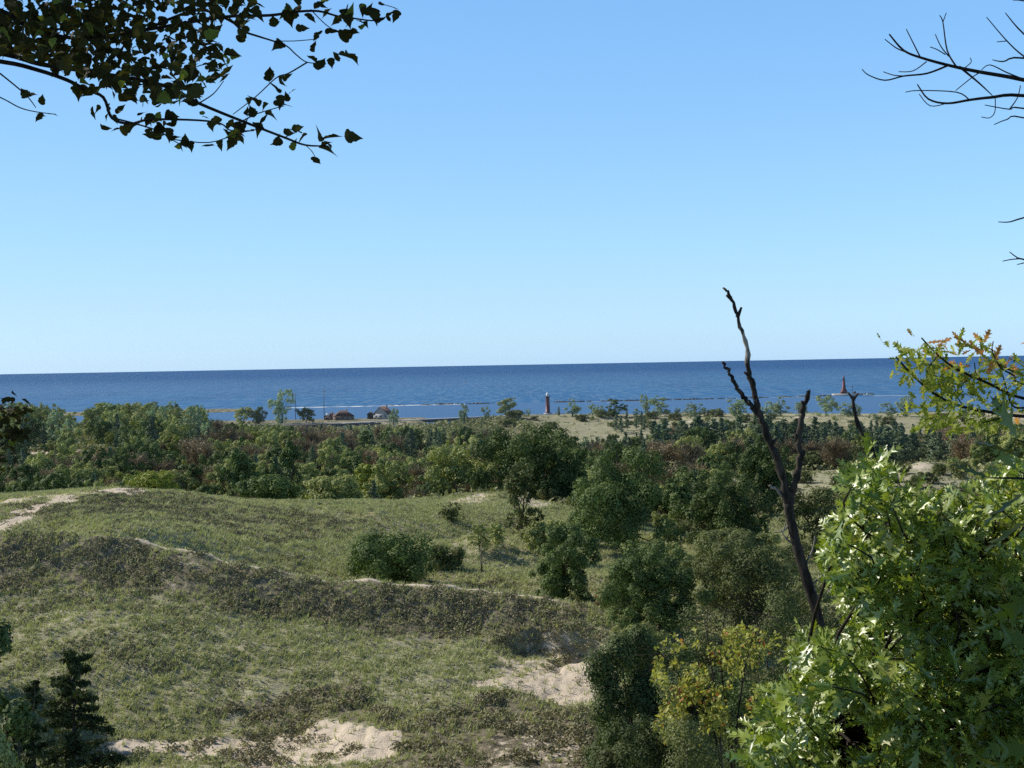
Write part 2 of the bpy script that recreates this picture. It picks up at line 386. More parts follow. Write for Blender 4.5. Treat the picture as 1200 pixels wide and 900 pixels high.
sandp = [[(90,878),(170,871),(230,866),(300,858),(370,851),(440,853),(472,864),(470,880),(430,890),(370,893),(330,905),(260,893),(200,886),(100,890)],
         [(535,800),(580,790),(630,784),(680,772),(715,762),(735,790),(710,822),(640,820),(590,810)],
         [(590,770),(625,752),(660,748),(720,752),(730,790),(680,800),(620,800),(560,800)],
         [(560,872),(600,845),(650,860),(690,890),(650,905),(580,900)],
         [(195,650),(215,632),(235,650),(225,690),(200,690)]]
sandw = [0.95, 0.98, 0.62, 0.48, 0.33]
heathp = [[(-100,600),(60,590),(130,580),(210,580),(280,592),(350,600),(430,612),(330,640),(230,618),(150,612),(60,616),(-60,640)],
          [(-100,632),(0,634),(150,630),(230,655),(330,682),(440,692),(560,700),(640,712),(700,722),(690,740),(600,735),(520,735),(420,745),(350,730),(280,715),(200,690),(120,675),(60,690),(-100,720)],
          [(440,905),(470,850),(560,815),(640,820),(700,830),(720,905)], [(230,830),(420,800),(470,850),(380,850)]]
PW = [(poly_world(p), r, w) for p, r, w in paths]; SW = [poly_world(p) for p in sandp]; HW = [poly_world(p) for p in heathp]
def crest_path(X, Y):
    tcr = below_crest(X, Y); a_ = X / np.maximum(Y, 1)
    return np.exp(-((tcr - .3) / .5) ** 2) * sstep(-.29, -.26, a_) * (1 - sstep(.0, .07, a_)) * (.78 + .32 * vnoise(X / 2.2, Y / 2.2, 71))
def masks(X, Y):
    wx = X + (fbm(X / 3.0, Y / 3.0, 21) - .5) * 3.0; wy = Y + (fbm(X / 3.0, Y / 3.0, 31) - .5) * 3.0
    sand = np.zeros_like(X)
    for p, r, w in PW:
        sand = np.maximum(sand, w * (1 - sstep(r * .5, r * 1.5, seg_dist(wx, wy, p))))
    for p, w in zip(SW, sandw): sand = np.maximum(sand, w * in_poly(wx, wy, p))
    far = sstep(600, 720, Y) * sstep(-30, 30, X)
    sand = np.maximum(sand, far * sstep(.45, .8, fbm(X / 35, Y / 60, 44)) * 0.75)
    sand = np.maximum(sand, ((Y > 1000) & (X < 60)) * 0.40)
    bump = np.exp(-(((X + 153) / 14) ** 2 + ((Y - 462) / 14) ** 2)); sand = np.maximum(sand, bump * .8)
    tcr = below_crest(X, Y); a_ = X / np.maximum(Y, 1); inc = (a_ > -.42) & (a_ < .09)
    sand = np.maximum(sand, .85 * crest_path(X, Y))
    q = hillsand; sand = np.maximum(sand, 0.62 * np.exp(-(((X - q[0]) / 4) ** 2 + ((Y - q[1]) / 6) ** 2)))
    heath = np.zeros_like(X)
    for p in HW: heath = np.maximum(heath, in_poly(wx, wy, p) * 1.0)
    band = np.interp(a_, [-.42, -.27, -.15, -.05, .03, .08], [9, 8.5, 7.5, 6.5, 5.0, 3.0]) * (.75 + .6 * fbm(X / 8, Y / 8, 72))
    heath = np.where(inc & (tcr < .5) & (tcr > -24), heath * .12, heath)
    heath = np.where(inc & (tcr > .6) & (tcr < 26) & (Y > 95), sstep(0, 1.5, band - tcr) , heath)
    heath = np.clip(heath * .9 + sstep(.55, .75, fbm(X / 12, Y / 12, 77)) * .35, 0, 1)
    wood = sstep(195, 235, Y) * (1 - sstep(620, 720, Y) * sstep(-20, 40, X))
    wood *= 1 - hollow(X, Y)
    wood = np.maximum(wood, (1 - sstep(60, 78, Y)))
    return sand, heath, wood
def crest_line():
    out = []
    for a_ in np.linspace(-.40, .085, 120):
        d_ = np.linspace(96, 128, 260); z_ = Zf(a_ * d_, d_); s_ = (HCAM - z_) / d_
        i_ = int(np.argmin(np.where(d_ < 121 - 12 * sstep(-.25, .05, np.array(a_)), s_, 9))); out.append((a_, d_[i_]))
    out = np.array(out); out[:, 1] = np.convolve(np.pad(out[:, 1], 4, mode='edge'), np.ones(9) / 9, 'valid'); return out
CR = crest_line()
def below_crest(X, Y):
    '''metres in front of the crest of the near dune (negative: behind it)'''
    return np.interp(X / np.maximum(Y, 1), CR[:, 0], CR[:, 1]) - Y
hillsand = hit(1080, 547)
HOL = poly_world([(800,558),(860,553),(950,553),(1010,548),(1090,536),(1150,548),(1160,600),(1000,640),(930,660),(890,650),(905,600),(860,580),(800,580)])
def hollow(X, Y): return in_poly(X, Y, HOL).astype(float)

# ------------------------------------------------------------------ ground sheet
def build_ground():
    d = np.concatenate([np.linspace(-60, 2, 12), np.exp(np.linspace(math.log(2.5), math.log(74), 70)), np.linspace(74.4, 232, 430),
                        np.exp(np.linspace(math.log(233), math.log(1250), 250)), np.linspace(1255, 1760, 60)])
    u = np.concatenate([np.linspace(-1.6, -0.43, 40), np.linspace(-0.425, 0.425, 640), np.linspace(0.43, 1.6, 40)])
    U, Dd = np.meshgrid(u, d)
    X = U * np.maximum(Dd, 8) ; Y = Dd.copy()
    z = Zf(X, Y)
    z = np.where(Y < 0.05, HCAM - 1.7 + 0.02 * Y, z)
    s, h, w = masks(X, Y)
    rx, ry = RIDGE[1][0], RIDGE[1][1]; rim = np.exp(-((np.interp(X, rx, ry) - Y + .4) / 1.1) ** 2) * (X > rx[0]) * (X < rx[-1])
    dry = np.clip(sstep(600, 700, Y) * sstep(-30, 30, X) * .2 + sstep(.5, .75, fbm(X / 14, Y / 14, 123)) * .35 * (Y < 235) + .45 * np.exp(-((below_crest(X, Y) + 2.5) / 3.0) ** 2) * (X < 10) + .95 * rim, 0, 1)
    col = np.stack([s, h, w, dry], -1).reshape(-1, 4)
    nu = len(u); i = np.arange(len(d) - 1)[:, None] * nu; j = np.arange(nu - 1)[None]
    f = np.stack([i + j, i + j + 1, i + nu + j + 1, i + nu + j], -1).reshape(-1, 4)
    me = make_mesh('ground', np.stack([X, Y, z], -1).reshape(-1, 3), [f], M_ground, smooth=True, col=col)
    tag(link('ground', me), kind='structure')
build_ground()

# ------------------------------------------------------------------ lake
def lake_material():
    m, nt, out = newmat('lake_water')
    g = N(nt, 'ShaderNodeNewGeometry').outputs['Position']
    mp = N(nt, 'ShaderNodeMapping'); mp.inputs['Scale'].default_value = (1.0, 0.10, 1.0); nt.links.new(g, mp.inputs[0])
    v = mp.outputs[0]
    sx = N(nt, 'ShaderNodeSeparateXYZ'); nt.links.new(g, sx.inputs[0])
    far = ramp(nt, sx.outputs[1], 1650, 9000)
    calm = math_(nt, 'SUBTRACT', 1.0, ramp(nt, sx.outputs[1], 1655, 1685))
    n1 = noise(nt, v, 0.085, 5, 0.7); n2 = noise(nt, v, 0.006, 5, 0.65); n3 = noise(nt, v, 0.09, 3, 0.6)
    c = mixc(nt, far, (0.046, 0.165, 0.350), (0.018, 0.098, 0.262))
    c = mixc(nt, math_(nt, 'MULTIPLY', ramp(nt, n2, 0.35, 0.7), 0.45), c, (0.020, 0.092, 0.225))
    c = mixc(nt, math_(nt, 'MULTIPLY', ramp(nt, n1, 0.46, 0.60), math_(nt, 'MULTIPLY', math_(nt, 'SUBTRACT', 1.0, far), 0.75)), c, (0.120, 0.235, 0.390))
    calmc = mixc(nt, n2, (0.070, 0.170, 0.335), (0.095, 0.205, 0.380))
    c = mixc(nt, calm, c, calmc)
    n5 = noise(nt, v, 0.11, 4, 0.75)
    cap = math_(nt, 'MULTIPLY', ramp(nt, n5, 0.675, 0.73), math_(nt, 'SUBTRACT', 1.0, calm))
    c = mixc(nt, math_(nt, 'MULTIPLY', cap, 0.6), c, (0.6, 0.66, 0.7))
    df = N(nt, 'ShaderNodeBsdfDiffuse'); nt.links.new(c, df.inputs[0])
    gl = N(nt, 'ShaderNodeBsdfGlossy'); gl.inputs['Roughness'].default_value = 0.35; gl.inputs['Color'].default_value = (0.5, 0.75, 1, 1)
    bp = N(nt, 'ShaderNodeBump'); bp.inputs['Strength'].default_value = 0.8; bp.inputs['Distance'].default_value = 2.0
    nt.links.new(n1, bp.inputs['Height']); nt.links.new(bp.outputs[0], gl.inputs['Normal'])
    mx = N(nt, 'ShaderNodeMixShader'); mx.inputs[0].default_value = 0.05
    nt.links.new(df.outputs[0], mx.inputs[1]); nt.links.new(gl.outputs[0], mx.inputs[2]); nt.links.new(mx.outputs[0], out.inputs[0])
    return m
ys = np.array([700, 1000, 1300, 1600, 2000, 3000, 6000, 12000, 25000, 60000, 120000.0])
xs = np.linspace(-1, 1, 9)
V = np.array([(x * max(2500, y * 0.9), y, 0) for y in ys for x in xs])
fi = np.array([[r * 9 + k, r * 9 + k + 1, (r + 1) * 9 + k + 1, (r + 1) * 9 + k] for r in range(len(ys) - 1) for k in range(8)])
tag(link('water', make_mesh('water', V, [fi], lake_material())), kind='structure')

# ------------------------------------------------------------------ foliage generators
def rand_dirs(k, r=rng):
    v = r.normal(size=(k, 3)); return v / np.linalg.norm(v, axis=1)[:, None]
def leaf_quads(cen, nrm, size, r, aspect=0.6):
    k = len(cen)
    nrm = nrm / (np.linalg.norm(nrm, axis=1)[:, None] + 1e-9)
    t = np.cross(nrm, rand_dirs(k, r)); t /= np.linalg.norm(t, axis=1)[:, None] + 1e-9
    b = np.cross(nrm, t); s = np.asarray(size)[:, None] if np.ndim(size) else size
    return np.stack([cen - t * s * .5, cen - b * s * .5 * aspect + t * s * .05, cen + t * s * .5, cen + b * s * .5 * aspect + t * s * .05], 1)
def crown_points(r, H, Wd, bottom, nb, nleaf, blob=0.26, flat=1.0):
    """clumped crown: blobs spread over the crown volume, leaves on each blob's skin"""
    Hc = H - bottom; bl = []
    lob = []
    nl_ = max(5, nb // 6)
    for i in range(nl_):
        t = r.uniform(.12, .80) if i else .78; an = r.uniform(0, 6.28) + i * 2.4
        wr = (.80 + .55 * t if t < .36 else math.sqrt(max(.05, 1 - ((t - .36) / .66) ** 2))) * .5 * Wd
        q = r.uniform(.35, .68) * wr if i else .1 * wr
        lob.append((math.cos(an) * q, math.sin(an) * q, bottom + t * Hc, r.uniform(.22, .36) * Wd))
    for i in range(nb):
        l = lob[i % nl_]; v = r.normal(size=3); v /= np.linalg.norm(v); v[2] += .15
        rb = Wd * .5 * blob * r.uniform(.6, 1.5)
        p = np.array(l[:3]) + v * l[3] * r.uniform(.55, 1.0) * np.array([1, 1, min(1.1, .8 * Hc / Wd + .1)])
        p[2] = min(max(p[2], bottom + rb * .55), H - rb * .75)
        bl.append((*p, rb))
    bl = np.array(bl)
    k = r.choice(nb, nleaf, p=bl[:, 3] ** 2 / (bl[:, 3] ** 2).sum())
    dr = rand_dirs(nleaf, r); dr[:, 2] += 0.25; dr /= np.linalg.norm(dr, axis=1)[:, None]
    rad = bl[k, 3] * r.uniform(0.55, 1.18, nleaf)
    cen = bl[k, :3] + dr * rad[:, None] * np.array([1, 1, 0.8 * flat])
    ex = np.percentile(np.hypot(cen[:, 0], cen[:, 1]), 97); lo, hi = np.percentile(cen[:, 2], [1, 99.3])
    def fit(p):
        p[:, :2] *= Wd * .5 / ex; p[:, 2] = bottom + (p[:, 2] - lo) / (hi - lo) * (H - bottom)
    fit(cen); b3 = bl[:, :3].copy(); fit(b3); bl[:, :3] = b3
    nrm = dr * 1.5 + rand_dirs(nleaf, r) * .6 + np.array([0, 0, .3])
    return bl, cen, nrm, k
def limbs(mb, r, bl, H, bottom, tr, slot=0, nl=12, lean=0):
    top = np.array([r.normal() * .06 * H + lean, r.normal() * .06 * H, bottom + (H - bottom) * .62])
    ts = np.linspace(0, 1, 7)
    tp = np.stack([top[0] * ts ** 1.5, top[1] * ts ** 1.5, top[2] * ts - .3 * (ts == 0)], 1); tp[1:-1, :2] += r.normal(size=(5, 2)) * H * .008
    mb.tube(tp, tr * (1 - .8 * ts) * (1 + .35 * (ts == 0)), 7, slot)
    for b in bl[r.permutation(len(bl))[:nl]]:
        t0 = r.uniform(.35, .95) * min(1, b[2] / top[2]); i = min(5, int(t0 * 6)); p0 = tp[i]
        mid = p0 * .5 + b[:3] * .5 + np.array([0, 0, -.06 * H]) + r.normal(size=3) * .03 * H
        mb.tube(np.array([p0, mid, b[:3]]), np.array([tr * .4, tr * .25, tr * .08]), 5, slot)
def broad_parts(seed, H, Wd, bottom, nb, nleaf, lsize, blob=.26, tr=None):
    r = np.random.default_rng(seed)
    bl, cen, nrm, k = crown_points(r, H, Wd, bottom, nb, nleaf, blob)
    crown = MB(); br = r.uniform(0, 1, nb)
    crown.quads(leaf_quads(cen, nrm, lsize * r.uniform(.6, 1.4, nleaf), r), 0, np.clip(br[k] * .55 + r.uniform(0, .45, nleaf), 0, 1))
    trunk = MB(); limbs(trunk, r, bl, H, bottom, tr or H * .022)
    return crown, trunk
def pine_parts(seed, H, Wd, nleaf, lsize, open_=0.5, taper=1.0, bottom=.12):
    r = np.random.default_rng(seed); crown = MB(); trunk = MB()
    ts = np.linspace(0, 1, 6); tp = np.stack([r.normal(size=6) * .012 * H * ts, r.normal(size=6) * .012 * H * ts, H * ts - .3 * (ts == 0)], 1)
    trunk.tube(tp, H * .018 * (1 - .92 * ts), 6)
    nb = int(26 + 10 * open_ + 40 * max(0, open_ - 1)); cens = []; nrms = []; szs = []
    per = max(6, nleaf // nb)
    for i in range(nb):
        t = bottom + (1 - bottom) * (i + r.random()) / nb
        L = Wd * .5 * (1 - t ** 1.4 * taper * .92) * r.uniform(.55, 1.15); an = r.uniform(0, 2 * math.pi)
        p0 = np.array([0, 0, t * H]); p1 = p0 + np.array([math.cos(an) * L, math.sin(an) * L, L * r.uniform(-.15, .45)])
        trunk.tube(np.array([p0, p1]), np.array([H * .006, H * .0015]), 4)
        q = r.uniform(.2, 1.08, per)
        c = p0 + (p1 - p0) * q[:, None] + r.normal(size=(per, 3)) * np.array([.16, .16, .09]) * (L + .15 * Wd) * (.5 if open_ > 1 else 1) * (1.15 - .5 * q[:, None]) + np.array([0, 0, -.12]) * (q[:, None] ** 2) * L * (open_ > 1)
        cens.append(c); nrms.append(rand_dirs(per, r) + np.array([0, 0, .5]))
    cen = np.concatenate(cens); nrm = np.concatenate(nrms)
    crown.quads(leaf_quads(cen, nrm, lsize * r.uniform(.6, 1.4, len(cen)), r, .38), 0, r.uniform(0, 1, len(cen)))
    return crown, trunk
def bare_parts(seed, H, Wd, ntw, wd=.05, nleaf=0, lsize=.3):
    r = np.random.default_rng(seed); crown = MB(); trunk = MB(); tips = []
    for i in range(7):
        an = r.uniform(0, 2 * math.pi); L = r.uniform(.5, 1)
        p = np.array([[0, 0, -.2], [math.cos(an) * Wd * .12, math.sin(an) * Wd * .12, H * .35 * L], [math.cos(an) * Wd * .3 * L, math.sin(an) * Wd * .3 * L, H * .75 * L]])
        trunk.tube(p, np.array([.016, .011, .004]) * H, 5); tips.append(p)
    q4 = []
    for i in range(ntw):
        p = tips[r.integers(7)]; t = r.uniform(.2, 1); b = p[1] + (p[2] - p[1]) * t if t > .4 else p[0] + (p[1] - p[0]) * (t / .4)
        d = rand_dirs(1, r)[0]; d[2] = abs(d[2]) * 1.3 + .25; d /= np.linalg.norm(d); L = r.uniform(.15, .42) * Wd * .8
        b = b + d * L * r.uniform(0, .5); e = b + d * L; s = np.cross(d, rand_dirs(1, r)[0]); s /= np.linalg.norm(s); s *= wd
        q4.append([b - s, b + s, e + s * .3, e - s * .3])
    crown.quads(np.array(q4), 0, r.uniform(0, 1, ntw))
    if nleaf:
        bl, cen, nrm, k = crown_points(r, H, Wd, H * .2, 14, nleaf, .3)
        crown.quads(leaf_quads(cen, nrm, lsize * r.uniform(.5, 1.3, nleaf), r), 0, r.uniform(0, 1, nleaf))
    return crown, trunk
def both(parts, name, mc, mt=M_trunk):
    c, t = parts; k = MB(); k.v = c.v + t.v; k.rv = c.rv + t.rv; k.n = c.n + t.n
    for key, l in c.f.items(): k.f.setdefault((key[0], 0), []).extend(l)
    for key, l in t.f.items(): k.f.setdefault((key[0], 1), []).extend([x + c.n for x in l])
    return k.mesh(name, [mc, mt])
def tree_thing(name, parts, mc, loc, label, cat='tree', group=None, rz=0, mt=M_trunk, crown='crown', trunk='trunk'):
    e = empty(name, loc, label, cat, group, rz)
    parts[0].obj(crown, mc, e); parts[1].obj(trunk, mt, e); return e

# ------------------------------------------------------------------ single standing trees and shrubs of the dunes
# px, base y (or None with depth), height px, width px, kind, depth, label
def single(px, by, hpx, wpx, kind, label, d=None, name=None, seed=1, nleaf=9000, cat='tree', lpx=4.2, mat=None, group=None):
    if d is None: x, y, z = hit(px, by)
    else:
        q = P(px, by, d); x, y = q[0], q[1]; z = Z1(x, y)
    top = P(px, by - hpx, y)[2]; H = max(0.4, top - z); Wd = wpx / F * y * (1.2 if kind != 'pine' else 1); ls = lpx / F * y * (.74 if kind in ('oak', 'shrub') else 1); nleaf = int(nleaf * (1.6 if kind in ('oak', 'shrub') else 1))
    if kind == 'pine': parts = pine_parts(seed, H, Wd, nleaf, ls * 1.1, 1.5); m = mat or M_pine
    elif kind == 'bare': parts = bare_parts(seed, H, Wd, 900, .35 / F * y, nleaf, ls); m = mat or M_brown
    else:
        b = H * (.10 if kind == 'oak' else .03); nb = 90 if kind == 'oak' else 60
        parts = broad_parts(seed, H, Wd, b, nb, nleaf, ls, (.17 if kind == 'oak' else .22)); m = mat or M_oakdark
    return tree_thing(name or ('shrub' if cat == 'shrub' else 'pine_tree' if kind == 'pine' else 'broadleaf_tree'), parts, m, (x, y, z - .1), label, cat, group)

single(735, 650, 122, 108, 'oak', 'big round dark green tree standing alone mid-valley on the dune slope', seed=11, nleaf=14000)
single(616, 596, 96, 104, 'oak', 'tall spreading oak at the wood edge behind the slender cedar', d=232, seed=12, nleaf=12000)
single(662, 592, 66, 64, 'oak', 'dark oak shading the sandy cut right of the tall spreading oak', d=238, seed=13, nleaf=7000)
single(612, 632, 88, 44, 'oak', 'slender open cedar with feathery grey-green crown in front of the tall oak', seed=14, nleaf=3000, mat=M_olive, name='cedar_tree')
single(662, 708, 92, 82, 'oak', 'dense dark leafy tree just behind the dune crest at mid picture', d=124, seed=15, nleaf=13000, mat=M_oakdark)
single(640, 650, 40, 44, 'oak', 'small bright green tree left of the dense dark tree behind the crest', d=150, seed=16, nleaf=4000, mat=M_broad)
single(456, 688, 64, 102, 'shrub', 'dark rounded bush alone on the grassy slope left of centre', d=131, cat='shrub', seed=17, nleaf=11000)
single(775, 765, 128, 108, 'oak', 'dark oak right of the dune crest, above the yellowing sapling', d=103, seed=18, nleaf=16000)
single(536, 590, 66, 76, 'oak', 'rounded dark green tree at the wood edge behind the grassy crest', d=236, seed=19, nleaf=8000, mat=M_broad)
single(846, 646, 92, 92, 'oak', 'broad dark oak left of the bare snag, below the low dune hill', seed=20, nleaf=11000)
single(893, 604, 82, 60, 'oak', 'upright dark oak right behind the bare snag stem', seed=21, nleaf=8000)
single(830, 584, 50, 34, 'oak', 'small pointed dark tree on the flank of the low dune hill', seed=22, nleaf=4500)
single(796, 612, 46, 40, 'oak', 'small dark tree between the big round oak and the broad oak', seed=23, nleaf=4000)
single(316, 592, 36, 60, 'shrub', 'dark green bush on the far dune crest left of centre', d=205, cat='shrub', seed=24, nleaf=6000)
single(385, 590, 32, 66, 'shrub', 'bright green bush on the far dune crest beside the dark one', d=212, cat='shrub', seed=25, nleaf=6000, mat=M_broad)
single(282, 562, 48, 34, 'oak', 'dark tree standing before brown thickets in the left wood', d=260, seed=26, nleaf=4000)
single(345, 560, 42, 34, 'oak', 'dark tree with pale clumped leaves among brown thickets', d=270, seed=27, nleaf=4000)
single(176, 590, 38, 62, 'shrub', 'yellow-green bush beyond the sandy crest at left', d=215, cat='shrub', seed=28, nleaf=5000, mat=M_yellow)
single(460, 592, 50, 60, 'oak', 'mid green tree with dark gaps behind the grassy crest', d=235, seed=29, nleaf=6000, mat=M_broad)
single(432, 588, 44, 40, 'oak', 'light green tree at the wood edge left of the mid green tree', d=238, seed=30, nleaf=5000, mat=M_yellow)
single(705, 716, 26, 34, 'shrub', 'small rust-brown bush behind the right end of the dune crest', d=118, cat='shrub', seed=31, nleaf=1500, mat=M_rust)
single(740, 712, 40, 46, 'shrub', 'olive bush between the dense dark tree and the dark oak', d=128, cat='shrub', seed=32, nleaf=3500, mat=M_olive)
single(885, 730, 96, 116, 'shrub', 'large dull olive thicket below the bare snag', d=104, cat='shrub', seed=33, nleaf=14000, mat=M_olive)
single(955, 640, 70, 70, 'shrub', 'dark bushes in the grassy hollow right of the bare snag', d=160, cat='shrub', seed=34, nleaf=6000, mat=M_olive)
single(562, 646, 34, 26, 'oak', 'thin young tree on the lower dune slope right of the dead stem', seed=35, nleaf=700, mat=M_broad, lpx=3.5)
single(530, 612, 24, 26, 'oak', 'thin pale young tree on the upper grassy slope', seed=36, nleaf=500, mat=M_olive, lpx=3.5)
single(582, 640, 28, 20, 'oak', 'small young tree just left of the slender cedar', seed=37, nleaf=700, mat=M_broad, lpx=3.5)
single(516, 668, 30, 44, 'shrub', 'low rust-tinged bush on the lit shoulder above the dark bush', cat='shrub', seed=38, nleaf=2600, mat=M_olive)
single(795, 690, 40, 50, 'shrub', 'green bush in shade under the big round oak', d=150, cat='shrub', seed=39, nleaf=3000)
single(700, 640, 44, 50, 'shrub', 'leafy green bush at the foot of the big round oak', d=176, cat='shrub', seed=41, nleaf=4000)
# shrubs at the bottom, right of the sandy hollow
single(748, 930, 190, 104, 'shrub', 'tall grey-green leafy shrub right of the sandy hollow at the bottom', d=66, cat='shrub', seed=42, nleaf=22000, mat=M_shrub, lpx=5)
single(825, 960, 175, 130, 'shrub', 'dark olive shrub below the yellowing sapling at the bottom edge', d=56, cat='shrub', seed=43, nleaf=22000, mat=M_shrub, lpx=5)
single(752, 790, 60, 66, 'shrub', 'bright green bush at the foot of the dark oak by the dune end', d=92, cat='shrub', seed=44, nleaf=6000, mat=M_broad)
single(915, 790, 90, 90, 'shrub', 'dusky bush at the foot of the bare snag', d=70, cat='shrub', seed=45, nleaf=9000, mat=M_olive)

for i, (px, py, hp, wp, d, lab, m) in enumerate(((728, 880, 90, 80, 76, 'low green bush left of the tall grey-green shrub', M_shrub), (770, 850, 110, 110, 72, 'dense dark bush behind the yellowing sapling', M_oakdark), (840, 830, 110, 120, 78, 'dusky olive bush behind the yellowing sapling, next to the snag', M_olive),
        (790, 960, 150, 130, 20.5, 'fine-leaved olive shrub in front of the stems of the yellowing sapling', M_olive), (775, 960, 120, 110, 48, 'fine-leaved dark shrub at the bottom edge left of the oak', M_shrub), (880, 930, 130, 120, 50, 'shaded shrub under the left side of the oak', M_oakdark), (722, 960, 90, 70, 60, 'small olive shrub at the bottom beside the sandy ground', M_olive), (950, 790, 110, 110, 88, 'dull green bush directly behind the foot of the snag', M_olive), (860, 690, 70, 90, 132, 'grey-olive bush above the dusky thicket', M_olive))):
    single(px, py, hp, wp, 'shrub', lab, d=d, cat='shrub', seed=350 + i, nleaf=11000, mat=m, lpx=4.5)
def dead_stem():
    x, y, z = hit(565, 672); mb = MB(); h = 42 / F * y
    mb.tube(np.array([[x, y, z - .2], [x - .05, y, z + h * .5], [x + .08, y, z + h]]), [.09, .07, .03], 6)
    mb.tube(np.array([[x, y, z + h * .55], [x + .3, y, z + h * .66]]), [.04, .02], 5)
    tag(mb.obj('dead_sapling', M_snag), 'thin dead stem standing alone on the grassy slope left of the cedar', 'dead tree')
dead_stem()

# ------------------------------------------------------------------ the wood behind the dunes
VAR = {}
def variants(key, k, fn): VAR[key] = [fn(i) for i in range(k)]
variants('green', 6, lambda i: both(broad_parts(100 + i, 8, 7.5, .35, 60, 6500, .36, .18), 'broadleaf_tree', M_broad))
variants('dark', 5, lambda i: both(broad_parts(120 + i, 8.5, 7.5, .3, 64, 7000, .36, .17), 'oak_tree', M_oakdark))
variants('yellow', 4, lambda i: both(broad_parts(140 + i, 7, 6.5, .2, 48, 5000, .35, .20), 'broadleaf_tree', M_yellow))
variants('pale', 5, lambda i: both(broad_parts(160 + i, 10, 6.5, .4, 56, 4200, .36, .18), 'poplar_tree', M_poplar))
variants('pine', 7, lambda i: both(pine_parts(180 + i, 10, 4.8, 3000, .55), 'pine_tree', M_pine))
variants('bare', 6, lambda i: both(bare_parts(200 + i, 6.5, 7, 1300, .06, 600, .35), 'leafless_tree', M_brown))
variants('rust', 2, lambda i: both(broad_parts(220 + i, 6, 6, .3, 40, 3400, .34, .2), 'broadleaf_tree', M_rust))
variants('bush', 5, lambda i: both(broad_parts(240 + i, 3.2, 5.5, .05, 40, 3200, .30, .22), 'bush', M_olive))
VH = dict(green=8, dark=8.5, yellow=7, pale=10, pine=10, bare=6.5, rust=6, bush=3.2)
NAME = dict(green='broadleaf_tree', dark='oak_tree', yellow='broadleaf_tree', pale='poplar_tree', pine='pine_tree', bare='leafless_tree', rust='broadleaf_tree', bush='bush')
WORD = dict(green='mid green round-crowned broadleaf tree', dark='dark green broadleaf tree', yellow='yellow-green broadleaf tree', pale='pale green loose poplar',
            pine='dark upright pine', bare='leafless grey-brown thicket tree', rust='rust-coloured small tree', bush='low olive bush')
CNT = {}
def plant(kind, x, y, h, label=None, group=None, wmul=1.0):
    me = VAR[kind][int(rng.integers(len(VAR[kind])))]
    s = h / VH[kind]
    zone = 'left' if x / y < -0.13 else 'central' if x / y < 0.1 else 'right-hand'
    dep = 'near edge' if y < 330 else 'middle' if y < 560 else 'far side'
    o = link(NAME[kind], me, None, (x, y, Z1(x, y) - .15), rng.uniform(0, 6.28), (s * wmul * rng.uniform(.85, 1.2), s * wmul * rng.uniform(.85, 1.2), s))
    CNT[NAME[kind]] = CNT.get(NAME[kind], 0) + 1
    tag(o, label or f'{WORD[kind]} at the {dep} of the {zone} wood behind the dunes', 'bush' if kind == 'bush' else 'tree', group or f'{WORD[kind]}s, {dep} of the {zone} wood')
    return o
def cat_of(lst, w): return lst[int(rng.choice(len(lst), p=np.array(w) / sum(w)))]

